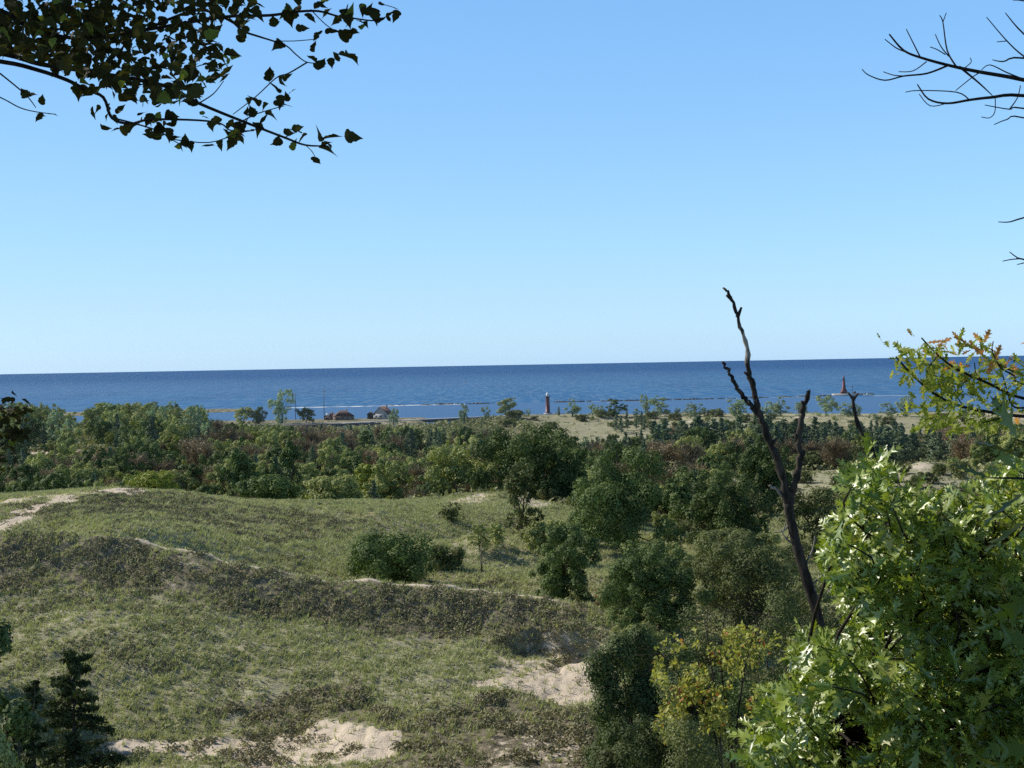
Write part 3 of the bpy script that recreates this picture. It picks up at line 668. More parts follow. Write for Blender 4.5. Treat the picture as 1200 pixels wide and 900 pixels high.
taken = []
def free(x, y, r):
    for a, b, c in taken:
        if (a - x) ** 2 + (b - y) ** 2 < (r + c) ** 2 * .25: return False
    taken.append((x, y, r)); return True
def brown_zone(px, py):
    return any(((px - a) / w) ** 2 + ((py - b) / h) ** 2 < 1 for a, b, w, h in ((40, 562, 45, 14), (262, 548, 40, 20), (385, 535, 36, 26), (225, 575, 30, 10), (478, 572, 26, 14), (340, 520, 30, 8), (780, 548, 22, 14), (1130, 525, 40, 20), (110, 562, 30, 10)))
tries = 0
SKY = ([-60, 230, 262, 560, 600, 700, 780, 810, 1120, 1300], [469, 473, 497, 503, 508, 512, 500, 492, 496, 500])
while tries < 14000 and len(taken) < 1150:
    tries += 1
    px = rng.uniform(-60, 1270); L = rng.uniform(math.log(222), math.log(1000)); d = math.exp(L)
    q = P(px, 450, d); x, y = q[0], d; z = Z1(x, y)
    py = 450 + 0  # image height of the base, for the zones
    base = 430 - (px - 600) * 22 / 1200 + (HCAM - z) / d * F
    if px > 560 and (d > 690 or d > 580 and rng.random() < .45): continue                      # open fore-dunes
    if px > 700 and d < 420 and hollow(np.array([x]), np.array([y]))[0] > 0: continue
    if px > 1010 and d < 280: continue
    if z < 1.6: continue
    if abs(px - 72) < 42 and 505 < base < 560 and d > 380 and rng.random() < .85: continue
    if px > 230 and d > 900 and rng.random() < .8: continue
    if px < 560 and d > 640 and px > 230 and rng.random() < .35: continue
    if px < 250 and d > 520: k = cat_of(['green', 'pale', 'dark', 'yellow', 'pine'], [5, 4, 2, 1.2, 1.5])
    elif brown_zone(px, base - 8): k = cat_of(['bare', 'rust', 'bush', 'green', 'pine'], [5, .8, 1, 2.5, 1.2])
    elif px > 560 and 400 < d < 580: k = cat_of(['pine', 'dark', 'green', 'bush'], [9, 1, .8, .6])
    elif d > 430: k = cat_of(['pine', 'green', 'dark', 'pale', 'bare', 'yellow'], [5, 3, 1.5, 1, 1.2, .7])
    elif px > 700: k = cat_of(['bush', 'dark', 'green', 'bare', 'pine'], [4, 2, 2.5, 1.5, .6])
    else: k = cat_of(['green', 'dark', 'yellow', 'bare', 'pine', 'bush'], [4, 3, 1.2, 2.2, 1.2, 1.5])
    if CNT.get(NAME[k], 0) >= (200 if k == 'pine' else 270): continue
    hpx = dict(green=33, dark=36, yellow=28, pale=34, pine=38, bare=30, rust=24, bush=17)[k] * rng.uniform(.7, 1.3) * (1.25 - .35 * (L - 5.4) / 1.5)
    cap = base - np.interp(px, *SKY) - rng.uniform(0, 10)
    if px < 240 and d > 560: hpx = max(hpx, cap - rng.uniform(0, 22))
    hpx = min(hpx, cap)
    if hpx < 9: continue
    h = hpx / F * d
    h = min(max(h, 2.0), 19)
    if not free(x, y, h * .36): continue
    plant(k, x, y, h)
# dark pine belt on the right, planted close
for i in range(230):
    if CNT.get('pine_tree', 0) > 296: break
    px = rng.uniform(760, 1125); d = rng.uniform(415, 545)
    q = P(px, 450, d); x = q[0]
    if not free(x, d, 3.0): continue
    plant('pine', x, d, rng.uniform(6.5, 14.5) * (1.1 if px < 960 else .9), wmul=rng.uniform(1.1, 1.7))
# valley floor right of the dunes: bushes and small trees
vt = 0; k_ = 0
while vt < 26 and k_ < 3000:
    k_ += 1; px = rng.uniform(690, 1010); d = math.exp(rng.uniform(math.log(108), math.log(235))); q = P(px, 450, d); x = q[0]
    z = Z1(x, d); base = 430 - (px - 600) * 22 / 1200 + (HCAM - z) / d * F
    if hollow(np.array([x]), np.array([d]))[0] > 0 and rng.random() < .9: continue
    if 905 < px < 965 and base < 650 or (px < 760 and base > 715) or (690 < px < 800 and 640 < base < 690 and rng.random() < .5): continue
    kk = cat_of(['bush', 'dark', 'green'], [3, 2.2, 1.2])
    h = dict(bush=26, dark=52, green=44)[kk] * rng.uniform(.7, 1.3) / F * d
    if not free(x, d, h * .42): continue
    plant(kk, x, d, h, WORD[kk] + ' on the valley floor right of the dune crest', WORD[kk] + 's on the valley floor right of the dune'); vt += 1
for px, by, hp, kk in ((1045, 552, 14, 'bush'), (1062, 556, 12, 'bush'), (1100, 556, 14, 'bush'), (1115, 552, 18, 'green'), (1040, 566, 16, 'bush'), (1090, 566, 14, 'bush'), (1128, 560, 20, 'bush'), (1075, 572, 16, 'bush'), (1010, 560, 14, 'bush'), (985, 572, 16, 'bush'), (940, 566, 15, 'bush'), (965, 590, 18, 'bush'), (915, 575, 16, 'bush'), (870, 566, 22, 'green'), (848, 570, 20, 'bush')):
    x, y, z = hit(px, by); plant(kk, x, y, hp / F * y, WORD[kk] + ' on the low dune hills right of the snag', WORD[kk] + 's on the low dune hills')
# fore-dune trees: cottonwoods and shrubs along the lake
def foredune(px, by, hpx, kind, label, wmul=1.0, group=None):
    x, y, z = hit(px, by, 600); plant(kind, x, y, 1.2 * hpx / F * y, label, group or 'scattered trees on the grassy fore-dune by the lake', wmul)
foredune(596, 488, 18, 'green', 'round green tree left of the red lighthouse at the lake edge', 1.5)
foredune(545, 497, 20, 'pale', 'thin pale tree in front of the pier left of the round tree')
foredune(569, 492, 14, 'pale', 'small pale tree by the pier just left of the round tree')
foredune(619, 488, 8, 'pale', 'tiny pale tree between round tree and red lighthouse')
foredune(655, 488, 10, 'pine', 'tiny dark pine just right of the red lighthouse')
foredune(694, 487, 12, 'pale', 'small pale shrub on the fore-dune between lighthouse and cottonwood', 1.3)
foredune(720, 488, 17, 'dark', 'dark forked cottonwood spreading low on the fore-dune', 1.4)
foredune(757, 486, 20, 'pale', 'tall pale poplar on the fore-dune right of the dark cottonwood')
for px in (672, 706, 742, 776, 800, 814, 826, 842, 858, 870, 888, 905, 918, 940, 968, 990, 1010, 1040, 1058, 1100, 1130):
    foredune(px + rng.uniform(-6, 6), 488, rng.uniform(7, 21), 'pale', 'pale cottonwood in the loose row along the right fore-dune', 1.7, 'pale cottonwoods in the loose row along the right fore-dune')
for _ in range(46):
    foredune(rng.uniform(585, 1180), rng.uniform(487, 503), rng.uniform(4, 9), cat_of(['bush', 'pale', 'green'], [4, 2, 1]), 'low scrub bush dotted over the pale fore-dune by the lake', 1.2, 'low scrub bushes dotted over the fore-dune by the lake')
for px, by in ((722,506),(735,504),(746,503),(756,505),(752,500),(728,508),(768,507)):
    foredune(px, by, rng.uniform(13, 20), 'pine', 'small dark pine in the clump on the pale fore-dune', 1.0, 'dark pines in the clump on the pale fore-dune')
for px, by, hp, k, lab in ((325, 497, 40, 'pale', 'tall cottonwood towering over the harbour shore'), (280, 494, 20, 'green', 'round green tree on the harbour shore, left of two'),
        (298, 494, 20, 'dark', 'rounded dark tree on the harbour shore beside the tall cottonwood'), (354, 496, 18, 'dark', 'low broad dark tree on the harbour shore left of the houses'),
        (462, 498, 24, 'pale', 'pale green tree in front of the gabled white house')):
    q = P(px, by, 1100 if px < 400 else 1040); x, y = q[0], q[1]
    if px > 400: plant(k, x, y, hp / F * y, lab, 'trees by the harbour', 1.0)
    else: plant(k, x, 1122.0, hp / F * 1122, lab, 'trees by the harbour', 1.3)

# ------------------------------------------------------------------ ground cover of the dunes (nobody could count it)
def cover():
    r = np.random.default_rng(5)
    def spots(k, d0, d1, a=.40):
        d = np.sqrt(r.uniform(d0 ** 2, d1 ** 2, k)); x = d * r.uniform(-a, a, k); return x, d
    # marram grass tufts
    x, y = spots(210000, 78, 232); s, h, w = masks(x, y)
    f1 = fbm(x / 4, y / 4, 55)
    keep = r.random(len(x)) < np.clip(1.25 - 1.15 * s - .55 * h, .03, 1) * (.35 + 1.0 * f1) * np.where(w > .6, .5, 1) * (crest_path(x, y) < .3)
    x, y, h, s, f1 = x[keep], y[keep], h[keep], s[keep], f1[keep]; z = Zf(x, y); k = len(x); nb = 5
    an = r.uniform(0, 6.28, (k, nb)); ln = r.uniform(.2, .46, (k, nb)) * (.75 + .5 * f1[:, None]); sp = r.uniform(.15, .75, (k, nb))
    base = np.stack([x, y, z - .05], -1)[:, None] + np.stack([np.cos(an), np.sin(an), 0 * an], -1) * r.uniform(0, .16, (k, nb))[..., None]
    tip = base + np.stack([np.cos(an) * sp * ln + .06, np.sin(an) * sp * ln - .05, ln * 1.0], -1)
    sd = np.stack([-np.sin(an), np.cos(an), 0 * an], -1) * r.uniform(.02, .055, (k, nb))[..., None]
    V = np.stack([base - sd, base + sd, tip], 2).reshape(-1, 3)
    rv = np.repeat(np.clip(.55 * fbm(x / 7, y / 7, 66) + r.uniform(0, .55, k), 0, 1), nb * 3)
    gm = leaf_mat('marram_blade', (0.269, 0.291, 0.148), (0.523, 0.511, 0.312), third=(0.46, 0.41, 0.29), third_at=.85, trans=.2, rough=.6, objvar=0)
    me = make_mesh('dune_grass', V, [np.arange(len(V)).reshape(-1, 3)], gm, rv=rv)
    tag(link('dune_grass', me), 'grey-green dune grass growing over the sandy slopes', 'grass', kind='stuff')
    # grass tussocks
    x, y = spots(42000, 77, 232); s, h, w = masks(x, y); f2 = fbm(x / 1.1, y / 1.1, 188)
    keep = (r.random(len(x)) < np.clip(1.1 - 1.3 * s - .75 * h, .0, 1)) & (f2 > .42) & (crest_path(x, y) < .35) & ~((x > RIDGE[1][0][0]) & (x < RIDGE[1][0][-1]) & (np.abs(np.interp(x, RIDGE[1][0], RIDGE[1][1]) - y + .3) < .9)); x, y, s = x[keep], y[keep], s[keep]; z = Zf(x, y); k = len(x); nl = 22
    rad = r.uniform(.16, .42, k) * (.7 + .7 * fbm(x / 6, y / 6, 7)); dr = rand_dirs(k * nl, r).reshape(k, nl, 3); dr[..., 2] = np.abs(dr[..., 2])
    cen = np.stack([x, y, z - .02], -1)[:, None] + dr * rad[:, None, None] * np.array([.85, .85, .95])
    q4 = leaf_quads(cen.reshape(-1, 3), (dr + r.normal(size=dr.shape) * .35).reshape(-1, 3), np.repeat(rad, nl) * .8, r, .22)
    rv = np.repeat(np.clip(.75 * fbm(x / 9, y / 9, 66)[:, None] - .1 + r.uniform(0, .42, (k, nl)), 0, 1).ravel(), 4)
    tm = leaf_mat('tussock_blade', (0.215, 0.246, 0.112), (0.556, 0.527, 0.318), third=(0.36, 0.33, 0.20), third_at=.90, trans=.15, rough=.65, spec=.15, objvar=0)
    me = make_mesh('grass_tussocks', q4.reshape(-1, 3), [np.arange(len(q4) * 4).reshape(-1, 4)], tm, rv=rv)
    tag(link('grass_tussocks', me), 'rounded olive grass tussocks covering the dune slopes', 'grass', kind='stuff')
    # low dark heath / juniper mats
    x, y = spots(80000, 76, 190); s, h, w = masks(x, y)
    f2 = fbm(x / 1.6, y / 1.6, 88); f3 = fbm(x / 9, y / 9, 89)
    keep = (r.random(len(x)) < np.clip(h * 1.1 + .05 - .9 * s * (f2 < .62), 0, 1)) & (f2 + .35 * (f3 - .5) > .46)
    keep |= in_poly(x, y, SW[0]) & (f2 > .47 - .06 * np.sin(x * .35)) & (fbm(x / 4, y / 4, 301) > .42)
    for sx_, sy_, dep_, ln_ in SCARP:
        tt = np.interp(x, sx_, sy_) - y; keep |= (x > sx_[0]) & (x < sx_[-1]) & ((np.abs(tt - .1) < .8 * dep_) | ((tt > 0) & (tt < 2.2 * dep_) & (r.random(len(x)) < .4)))
    keep &= (y > 76) & (crest_path(x, y) < .3)
    x, y = x[keep], y[keep]; z = Zf(x, y); k = len(x); nl = 24
    rad = r.uniform(.2, .5, k)
    dr = rand_dirs(k * nl, r).reshape(k, nl, 3); dr[..., 2] = np.abs(dr[..., 2])
    cen = np.stack([x, y, z - .03], -1)[:, None] + dr * rad[:, None, None] * np.array([1, 1, .75])
    q4 = leaf_quads(cen.reshape(-1, 3), (dr + r.normal(size=dr.shape) * .5).reshape(-1, 3), np.repeat(rad, nl) * .5, r, .5)
    rv = np.repeat(np.clip(.5 * fbm(x / 5, y / 5, 90)[:, None] + r.uniform(0, .6, (k, nl)), 0, 1).ravel(), 4)
    hm = leaf_mat('heath_mat', (0.117, 0.122, 0.071), (0.382, 0.337, 0.203), third=(0.22, 0.185, 0.125), third_at=.88, trans=.05, rough=.8, spec=.1, objvar=0)
    me = make_mesh('heath_shrubs', q4.reshape(-1, 3), [np.arange(len(q4) * 4).reshape(-1, 4)], hm, rv=rv)
    tag(link('heath_shrubs', me), 'low dark brown-green heath mats along the dune slopes and sand edge', 'ground cover', kind='stuff')
    # undergrowth of the wood and of the grassy hollows
    k = 42000; d = np.exp(r.uniform(math.log(205), math.log(1040), k)); x = d * r.uniform(-.42, .42, k); y = d
    z = Zf(x, y); s, h, w = masks(x, y)
    keep = (r.random(k) < np.where(w > .5, .95, .35)) & (z > .9) & ~((y > 560) & (x > -10) & (r.random(k) < .15)) & (s < .6)
    x, y, z, w = x[keep], y[keep], z[keep], w[keep]; k = len(x); nl = 9
    rad = r.uniform(.5, 1.3, k) * np.where(w > .5, 1, .5) * (1 + y / 600)
    dr = rand_dirs(k * nl, r).reshape(k, nl, 3); dr[..., 2] = np.abs(dr[..., 2])
    cen = np.stack([x, y, z - .1], -1)[:, None] + dr * rad[:, None, None] * np.array([1, 1, .9])
    q4 = leaf_quads(cen.reshape(-1, 3), (dr + r.normal(size=dr.shape) * .5).reshape(-1, 3), np.repeat(rad, nl) * .7, r, .6)
    rv = np.repeat(np.clip(.6 * fbm(x / 14, y / 14, 91)[:, None] + r.uniform(0, .5, (k, nl)), 0, 1).ravel(), 4)
    um = leaf_mat('undergrowth_leaf', (0.138, 0.159, 0.076), (0.4, 0.381, 0.193), third=(0.15, 0.105, 0.07), third_at=.87, trans=.12, objvar=0)
    me = make_mesh('undergrowth', q4.reshape(-1, 3), [np.arange(len(q4) * 4).reshape(-1, 4)], um, rv=rv)
    tag(link('undergrowth', me), 'low mixed undergrowth filling the ground between trees of the wood', 'undergrowth', kind='stuff')
cover()

# ------------------------------------------------------------------ lake front: lighthouses, pier, breakwater, houses, boats
M_red = plain_mat('red_painted_steel', (0.13, 0.022, 0.022), .5); M_white = plain_mat('white_paint', (0.75, 0.75, 0.73), .5); M_black = plain_mat('black_iron', (0.02, 0.02, 0.022), .5)
M_conc = plain_mat('weathered_concrete', (0.40, 0.39, 0.36), .9); M_rock = plain_mat('dark_rubble_stone', (0.075, 0.072, 0.070), .9, .5, .3)
M_roof = plain_mat('brown_shingle', (0.13, 0.075, 0.06), .9, .25, 3); M_wall = plain_mat('pale_siding', (0.36, 0.37, 0.38), .8); M_tan = plain_mat('tan_siding', (0.26, 0.20, 0.16), .8)
M_glass = plain_mat('dark_glass', (0.03, 0.04, 0.05), .1); M_foam = plain_mat('foam', (0.72, 0.76, 0.78), .9, .2, .2); M_wood = plain_mat('old_planks', (0.16, 0.14, 0.12), .9); M_asph = plain_mat('asphalt', (0.055, 0.055, 0.058), .9)

def lighthouse_round():
    q = P(642, 483, 1214); e = empty('lighthouse', (q[0], q[1], 0), 'red round lighthouse with white lantern top at the pier, middle of the harbour', 'lighthouse')
    h = 24.5 / F * 1214
    mb = MB(); b = 3.6
    mb.lathe([(0, b), (2.15, b), (2.15, b + .8), (1.95, b + .9), (1.7, b + h * .74), (1.72, b + h * .75), (0, b + h * .75)], 20); mb.obj('tower', M_red, e)
    mb = MB(); mb.lathe([(0, b - 8), (3.6, b - 8), (3.6, b), (0, b)], 12); mb.obj('plinth', M_conc, e)
    mb = MB(); mb.lathe([(1.72, b + h * .745), (2.5, b + h * .76), (2.5, b + h * .775), (0, b + h * .775)], 20)
    for i in range(12):
        a = i * math.pi / 6; mb.tube([[2.4 * math.cos(a), 2.4 * math.sin(a), b + h * .77], [2.4 * math.cos(a), 2.4 * math.sin(a), b + h * .77 + 1.1]], .05, 4)
    an = np.linspace(0, 2 * math.pi, 21); mb.tube(np.stack([2.4 * np.cos(an), 2.4 * np.sin(an), 0 * an + b + h * .77 + 1.1], 1), .05, 4, cap=False); mb.obj('gallery', M_black, e)
    mb = MB(); mb.lathe([(0, b + h * .775), (1.35, b + h * .775), (1.35, b + h * .9), (0, b + h * .9)], 10); l = mb.obj('lantern', M_white, e)
    mb = MB(); mb.lathe([(1.6, b + h * .9), (1.5, b + h * .91), (.3, b + h * .97), (.3, b + h), (0, b + h)], 12); mb.obj('roof', M_white, l)
    for k, zz in enumerate((.2, .42, .62)):
        mb = MB(); mb.box((0, -1.95 + .25 * zz, b + h * zz), (.7, .3, 1.3)); mb.obj('window', M_glass, e)
    mb = MB(); mb.box((.9, -1.85, b + 1.2), (1.0, .3, 2.2), .45); mb.obj('door', M_black, e)
lighthouse_round()
def lighthouse_square():
    d = 1735; q = P(989, 463, d); e = empty('lighthouse', (q[0], q[1], 0), 'tapered dark red lighthouse on the breakwater head far out at right', 'lighthouse')
    b = 2.6; h = 21.5 / F * d; s2 = math.sqrt(2)
    mb = MB(); mb.lathe([(0, b), (3.6 * s2, b), (3.5 * s2, b + 3.2), (2.6 * s2, b + 4.2), (2.0 * s2, b + 6), (1.25 * s2, b + h * .72), (0, b + h * .72)], 4, rz=math.pi / 4); mb.obj('tower', M_red, e)
    mb = MB(); mb.lathe([(1.2, b + h * .71), (2.1, b + h * .735), (2.1, b + h * .75), (0, b + h * .75)], 12); mb.obj('gallery', M_black, e)
    mb = MB(); mb.lathe([(0, b + h * .75), (1.2, b + h * .75), (1.2, b + h * .88), (0, b + h * .88)], 8); l = mb.obj('lantern', M_black, e)
    mb = MB(); mb.lathe([(1.45, b + h * .88), (.3, b + h * .96), (.25, b + h), (0, b + h)], 10); mb.obj('roof', M_red, l)
    for zz in (.3, .48):
        mb = MB(); mb.box((0, -2.1 + 1.4 * zz - .1, b + h * zz), (.8, .5, 1.5)); mb.obj('window', M_glass, e)
    mb = MB(); mb.box((-1.2, -3.6, b + 1.3), (1.3, .3, 2.4)); mb.obj('door', M_black, e)
    x0 = P(976, 464, d)[0]; x1 = P(1023, 464, d)[0]
    mb = MB(); mb.box(((x0 + x1) / 2, q[1], .6), (x1 - x0, 12, 3.2)); mb.box(((x0 + x1) / 2, q[1], 2.3), (x1 - x0 - 1.5, 10.5, .5)); ob = mb.obj('concrete_platform', M_conc)
    tag(ob, 'low concrete platform carrying the far red lighthouse', 'platform')
    q2 = P(999, 463, d); mb = MB(); mb.tube([[q2[0], d, 2.4], [q2[0], d, 11]], .22, 6); mb.box((q2[0], d, 10.6), (1.6, .3, 1.4)); mb.box((q2[0] + 2.6, d, 3.6), (3.0, 3, 2.4)); tag(mb.obj('beacon_mast', M_black), 'thin dark beacon mast and hut beside the far red lighthouse', 'mast')
lighthouse_square()
def breakwater(pts, label, k, seed, wid=5, foam=0.0):
    r = np.random.default_rng(seed); mb = MB(); pts = np.array([P(*p)[:2] for p in pts])
    seg = np.linalg.norm(np.diff(pts, axis=0), axis=1); cum = np.concatenate([[0], np.cumsum(seg)])
    for i in range(k):
        t = r.uniform(0, cum[-1]); g = vnoise(np.array([t / 9.0]), np.array([seed * 1.0]), 3)[0]
        x = np.interp(t, cum, pts[:, 0]); y = np.interp(t, cum, pts[:, 1]); s = r.uniform(.7, 1.5) * (.25 + g)
        if g < .33: continue
        mb.lathe([(0, -1.2), (s * 1.1, -.8), (s * 1.2, .1 * s), (s * .7, .85 * s), (0, s)], 6, c=(x + r.normal() * wid * .3, y + r.normal() * wid * .4, .1 + .2 * g), rz=r.uniform(0, 3))
    tag(mb.obj('breakwater', M_rock), label, 'breakwater')
breakwater([(646, 470, 1668), (760, 468, 1672), (870, 466, 1690), (978, 464, 1730)], 'long dark rubble breakwater running right from the lighthouse to the far beacon', 620, 3)
breakwater([(455, 474, 1655), (530, 472, 1660), (600, 471, 1665)], 'rubble breakwater with breaking foam behind the harbour houses', 200, 4)
def foam_strip(name, pts, w, label, seed, cat='foam'):
    r = np.random.default_rng(seed); pts = np.array([P(*p)[:2] for p in pts]); k = 90
    cum = np.concatenate([[0], np.cumsum(np.linalg.norm(np.diff(pts, axis=0), axis=1))]); t = np.linspace(0, cum[-1], k)
    x = np.interp(t, cum, pts[:, 0]); y = np.interp(t, cum, pts[:, 1]); ww = w * (.25 + 1.3 * vnoise(np.arange(k) / 2.5, np.full(k, seed * 1.0), 8)) * np.minimum(1, np.arange(k) / 5 + .1)
    V = np.stack([np.stack([x, y - ww, 0 * x + .12], 1), np.stack([x, y + ww, 0 * x + .12], 1)], 1).reshape(-1, 3)
    i = np.arange(k - 1) * 2; me = make_mesh(name, V, [np.stack([i, i + 2, i + 3, i + 1], 1)], M_foam)
    tag(link(name, me), label, cat, kind='stuff')
foam_strip('foam', [(330, 479, 1640), (420, 475, 1648), (500, 472.2, 1655), (545, 471.5, 1660)], 11, 'white surf line along the shore end of the breakwater', 2)
foam_strip('foam', [(660, 469.5, 1668), (780, 467.2, 1676), (880, 465.3, 1692), (960, 463.6, 1715)], 3.2, 'thin broken surf along the long breakwater', 3)

def pier():
    pts = np.array([P(405, 498, 1100)[:2], P(470, 494, 1138)[:2], P(585, 487.4, 1190)[:2], P(660, 484.3, 1216)[:2]])
    mb = MB()
    for (x0, y0), (x1, y1) in zip(pts[:-1], pts[1:]):
        l = math.hypot(x1 - x0, y1 - y0); rz = math.atan2(y1 - y0, x1 - x0); mb.box(((x0 + x1) / 2, (y0 + y1) / 2, .6), (l + .5, 9, 3.2), rz)
    ob = mb.obj('pier', M_rock); tag(ob, 'long straight concrete pier from the houses to the red round lighthouse', 'pier')
    mb = MB()
    for (x0, y0), (x1, y1) in zip(pts[:-1], pts[1:]):
        l = math.hypot(x1 - x0, y1 - y0); rz = math.atan2(y1 - y0, x1 - x0); mb.box(((x0 + x1) / 2, (y0 + y1) / 2, 2.35), (l + .6, 9.4, .5), rz)
    mb.obj('deck', M_conc, ob)
pier()
def house(px, d, w, dep, hw, hr, label, wall, hip=False, rz=0.0, dormer=False):
    q = P(px, 480, d); z = max(2.1, Z1(q[0], d)); e = empty('house', (q[0], d, z - .2), label, 'house', None, rz)
    mb = MB(); mb.box((0, 0, hw / 2), (w, dep, hw))
    if not hip: mb.add([[-w / 2, -dep / 2, hw], [w / 2, -dep / 2, hw], [0, -dep / 2, hw + hr], [-w / 2, dep / 2, hw], [w / 2, dep / 2, hw], [0, dep / 2, hw + hr]], [[0, 1, 2], [5, 4, 3]])
    mb.obj('wall', wall, e)
    o = .7; mb = MB(); W2 = w / 2 + o; D2 = dep / 2 + o; zl = hw - o * hr / (w / 2) * .9
    if hip:
        rl = max(.2, w / 2 - dep / 2); zl = hw - .1
        v = [[-W2, -D2, zl], [W2, -D2, zl], [W2, D2, zl], [-W2, D2, zl], [-rl, 0, hw + hr], [rl, 0, hw + hr]]
        mb.add(v, [[0, 1, 5, 4], [2, 3, 4, 5], [0, 3, 2, 1]]); mb.add(v, [[1, 2, 5], [3, 0, 4]])
    else:
        t = .35
        for s in (-1, 1):
            v = [[s * W2, -D2, zl], [s * W2, D2, zl], [0, D2, hw + hr + .1], [0, -D2, hw + hr + .1]]; v = v + [[a, b, c + t] for a, b, c in v]
            mb.add(v, [[0, 1, 2, 3], [7, 6, 5, 4], [0, 4, 5, 1], [1, 5, 6, 2], [2, 6, 7, 3], [3, 7, 4, 0]])
    rf = mb.obj('roof', M_roof, e)
    mb = MB(); mb.box((w * .2, dep * .1, hw + hr * .8), (1, 1, hr * .9)); mb.obj('chimney', M_tan, rf)
    if dormer:
        mb = MB(); mb.box((-w * .18, -dep * .3, hw + hr * .42), (3.2, 2.5, 2.2)); mb.obj('dormer', M_white, rf)
    nw = max(2, int(w / 4))
    for i in range(nw):
        mb = MB(); mb.box(((i + .5) / nw * w - w / 2 + .4, -dep / 2 - .03, hw * .55), (1.3, .2, 1.5)); mb.obj('window', M_glass, e)
    mb = MB(); mb.box((-w / 2 + 1.2, -dep / 2 - .03, 1.15), (1.1, .2, 2.2)); mb.obj('door', M_black, e)
house(387, 1182, 9, 8, 3.2, 3.0, 'small brown-roofed house with white dormer beside the tall mast', M_tan, True, 0, True)
house(402, 1176, 16, 11, 3.4, 4.6, 'larger low house with brown hipped roof by the harbour', M_tan, True, .35)
house(449, 1180, 13, 11, 4.6, 5.8, 'white gabled house with steep brown roof behind the pale tree', M_wall, False, -.35)
house(434, 1186, 5, 5, 4.2, 1.6, 'small dark shed between the harbour houses', M_black, False)
def mast(px, y0, y1, d, label):
    q = P(px, y0, d); t = P(px, y1, d); mb = MB(); mb.tube([[q[0], d, 1.5], [q[0], d, t[2]]], [.34, .2], 6); mb.tube([[q[0] - 1.6, d, t[2] - 2.2], [q[0] + 1.6, d, t[2] - 2.2]], .16, 4)
    tag(mb.obj('mast', M_black), label, 'mast')
mast(380, 490, 456, 1176, 'tall thin dark mast beside the brown-roofed house'); mast(346.5, 490, 460, 1200, 'faint thin pole right of the tall cottonwood')
def slab(name, pts, d, z, t, w, mat, label, cat):
    a, b = P(pts[0][0], pts[0][1], d)[0], P(pts[1][0], pts[1][1], d)[0]
    mb = MB(); mb.box(((a + b) / 2, d, z), (abs(b - a), w, t)); tag(mb.obj(name, mat), label, cat)
slab('dock', [(286, 498), (312, 498)], 1076, .9, 1.2, 5, M_wood, 'dark wooden dock nearest in the small harbour basin', 'dock')
slab('dock', [(283, 495), (330, 495)], 1092, .9, 1.2, 4, M_wood, 'dark wooden dock lying along the harbour shore', 'dock')
slab('quay', [(330, 497), (446, 497)], 1093, 1.3, 2.2, 6, M_rock, 'long dark quay wall below the harbour houses', 'quay')
a, b = P(256, 490, 1150)[0], P(440, 490, 1150)[0]
mb = MB(); gx = np.linspace(a, b, 40); gz = np.maximum(Zf(gx, gx * 0 + 1104), Zf(gx, gx * 0 + 1114)) + .12
mb.add(np.stack([np.stack([gx, gx * 0 + 1104, gz], 1), np.stack([gx, gx * 0 + 1114, gz], 1)], 1).reshape(-1, 3), [[2 * i, 2 * i + 2, 2 * i + 3, 2 * i + 1] for i in range(39)])
tag(mb.obj('road', M_conc), kind='structure')
def boat(px, py, L, label, wake=None, rz=0.0, sail=False):
    d = HCAM / (-ray(px, py)[2]); q = P(px, py, d); e = empty('boat', (q[0], q[1], 0), label, 'boat', None, rz)
    w = L * .3; h = L * .13; mb = MB(); st = np.linspace(0, 1, 7); v = []
    for t in st:
        b = w / 2 * (1 - t ** 3) ** .7 + .02; x = -L / 2 + L * t; hh = h * (1 + .5 * t * t)
        v += [[x, -b, hh], [x, -b * .6, -.25], [x, b * .6, -.25], [x, b, hh]]
    f = [[4 * i + k, 4 * i + 4 + k, 4 * i + 5 + k, 4 * i + 1 + k] for i in range(6) for k in range(3)] + [[4 * i + 3, 4 * i + 7, 4 * i + 4, 4 * i] for i in range(6)] + [[0, 1, 2, 3]]
    mb.add(v, f); mb.obj('hull', M_white, e)
    mb = MB(); mb.box((-.05 * L, 0, h + .09 * L), (L * .38, w * .7, L * .17)); c = mb.obj('cabin', M_white, e)
    mb = MB(); mb.box((-.05 * L, 0, h + .13 * L), (L * .385, w * .72, L * .06)); mb.obj('windscreen', M_glass, c)
    mb = MB(); mb.tube([[-.1 * L, 0, h], [-.12 * L, 0, h + .55 * L]], .06, 5); mb.tube([[-.25 * L, 0, h + .3 * L], [.1 * L, 0, h + .3 * L]], .05, 4); mb.obj('mast', M_black, e)
    if wake: foam_strip('wake', [(px, py + .3, d), (wake, py + .5 - (wake - px) * .0183 , d)], 4.5, 'white wake trailing ' + label.split(' ', 1)[1], int(px), 'wake')
boat(1017, 464.2, 11, 'white motorboat passing the far lighthouse platform', 1075, math.pi)
boat(1108, 456, 12, 'white speedboat seen through the turning oak sprig at right', 1150, math.pi)
boat(717, 472.8, 9, 'small white boat in the calm water right of the red lighthouse')
boat(546, 448, 12, 'tiny white boat alone far out on the open lake')

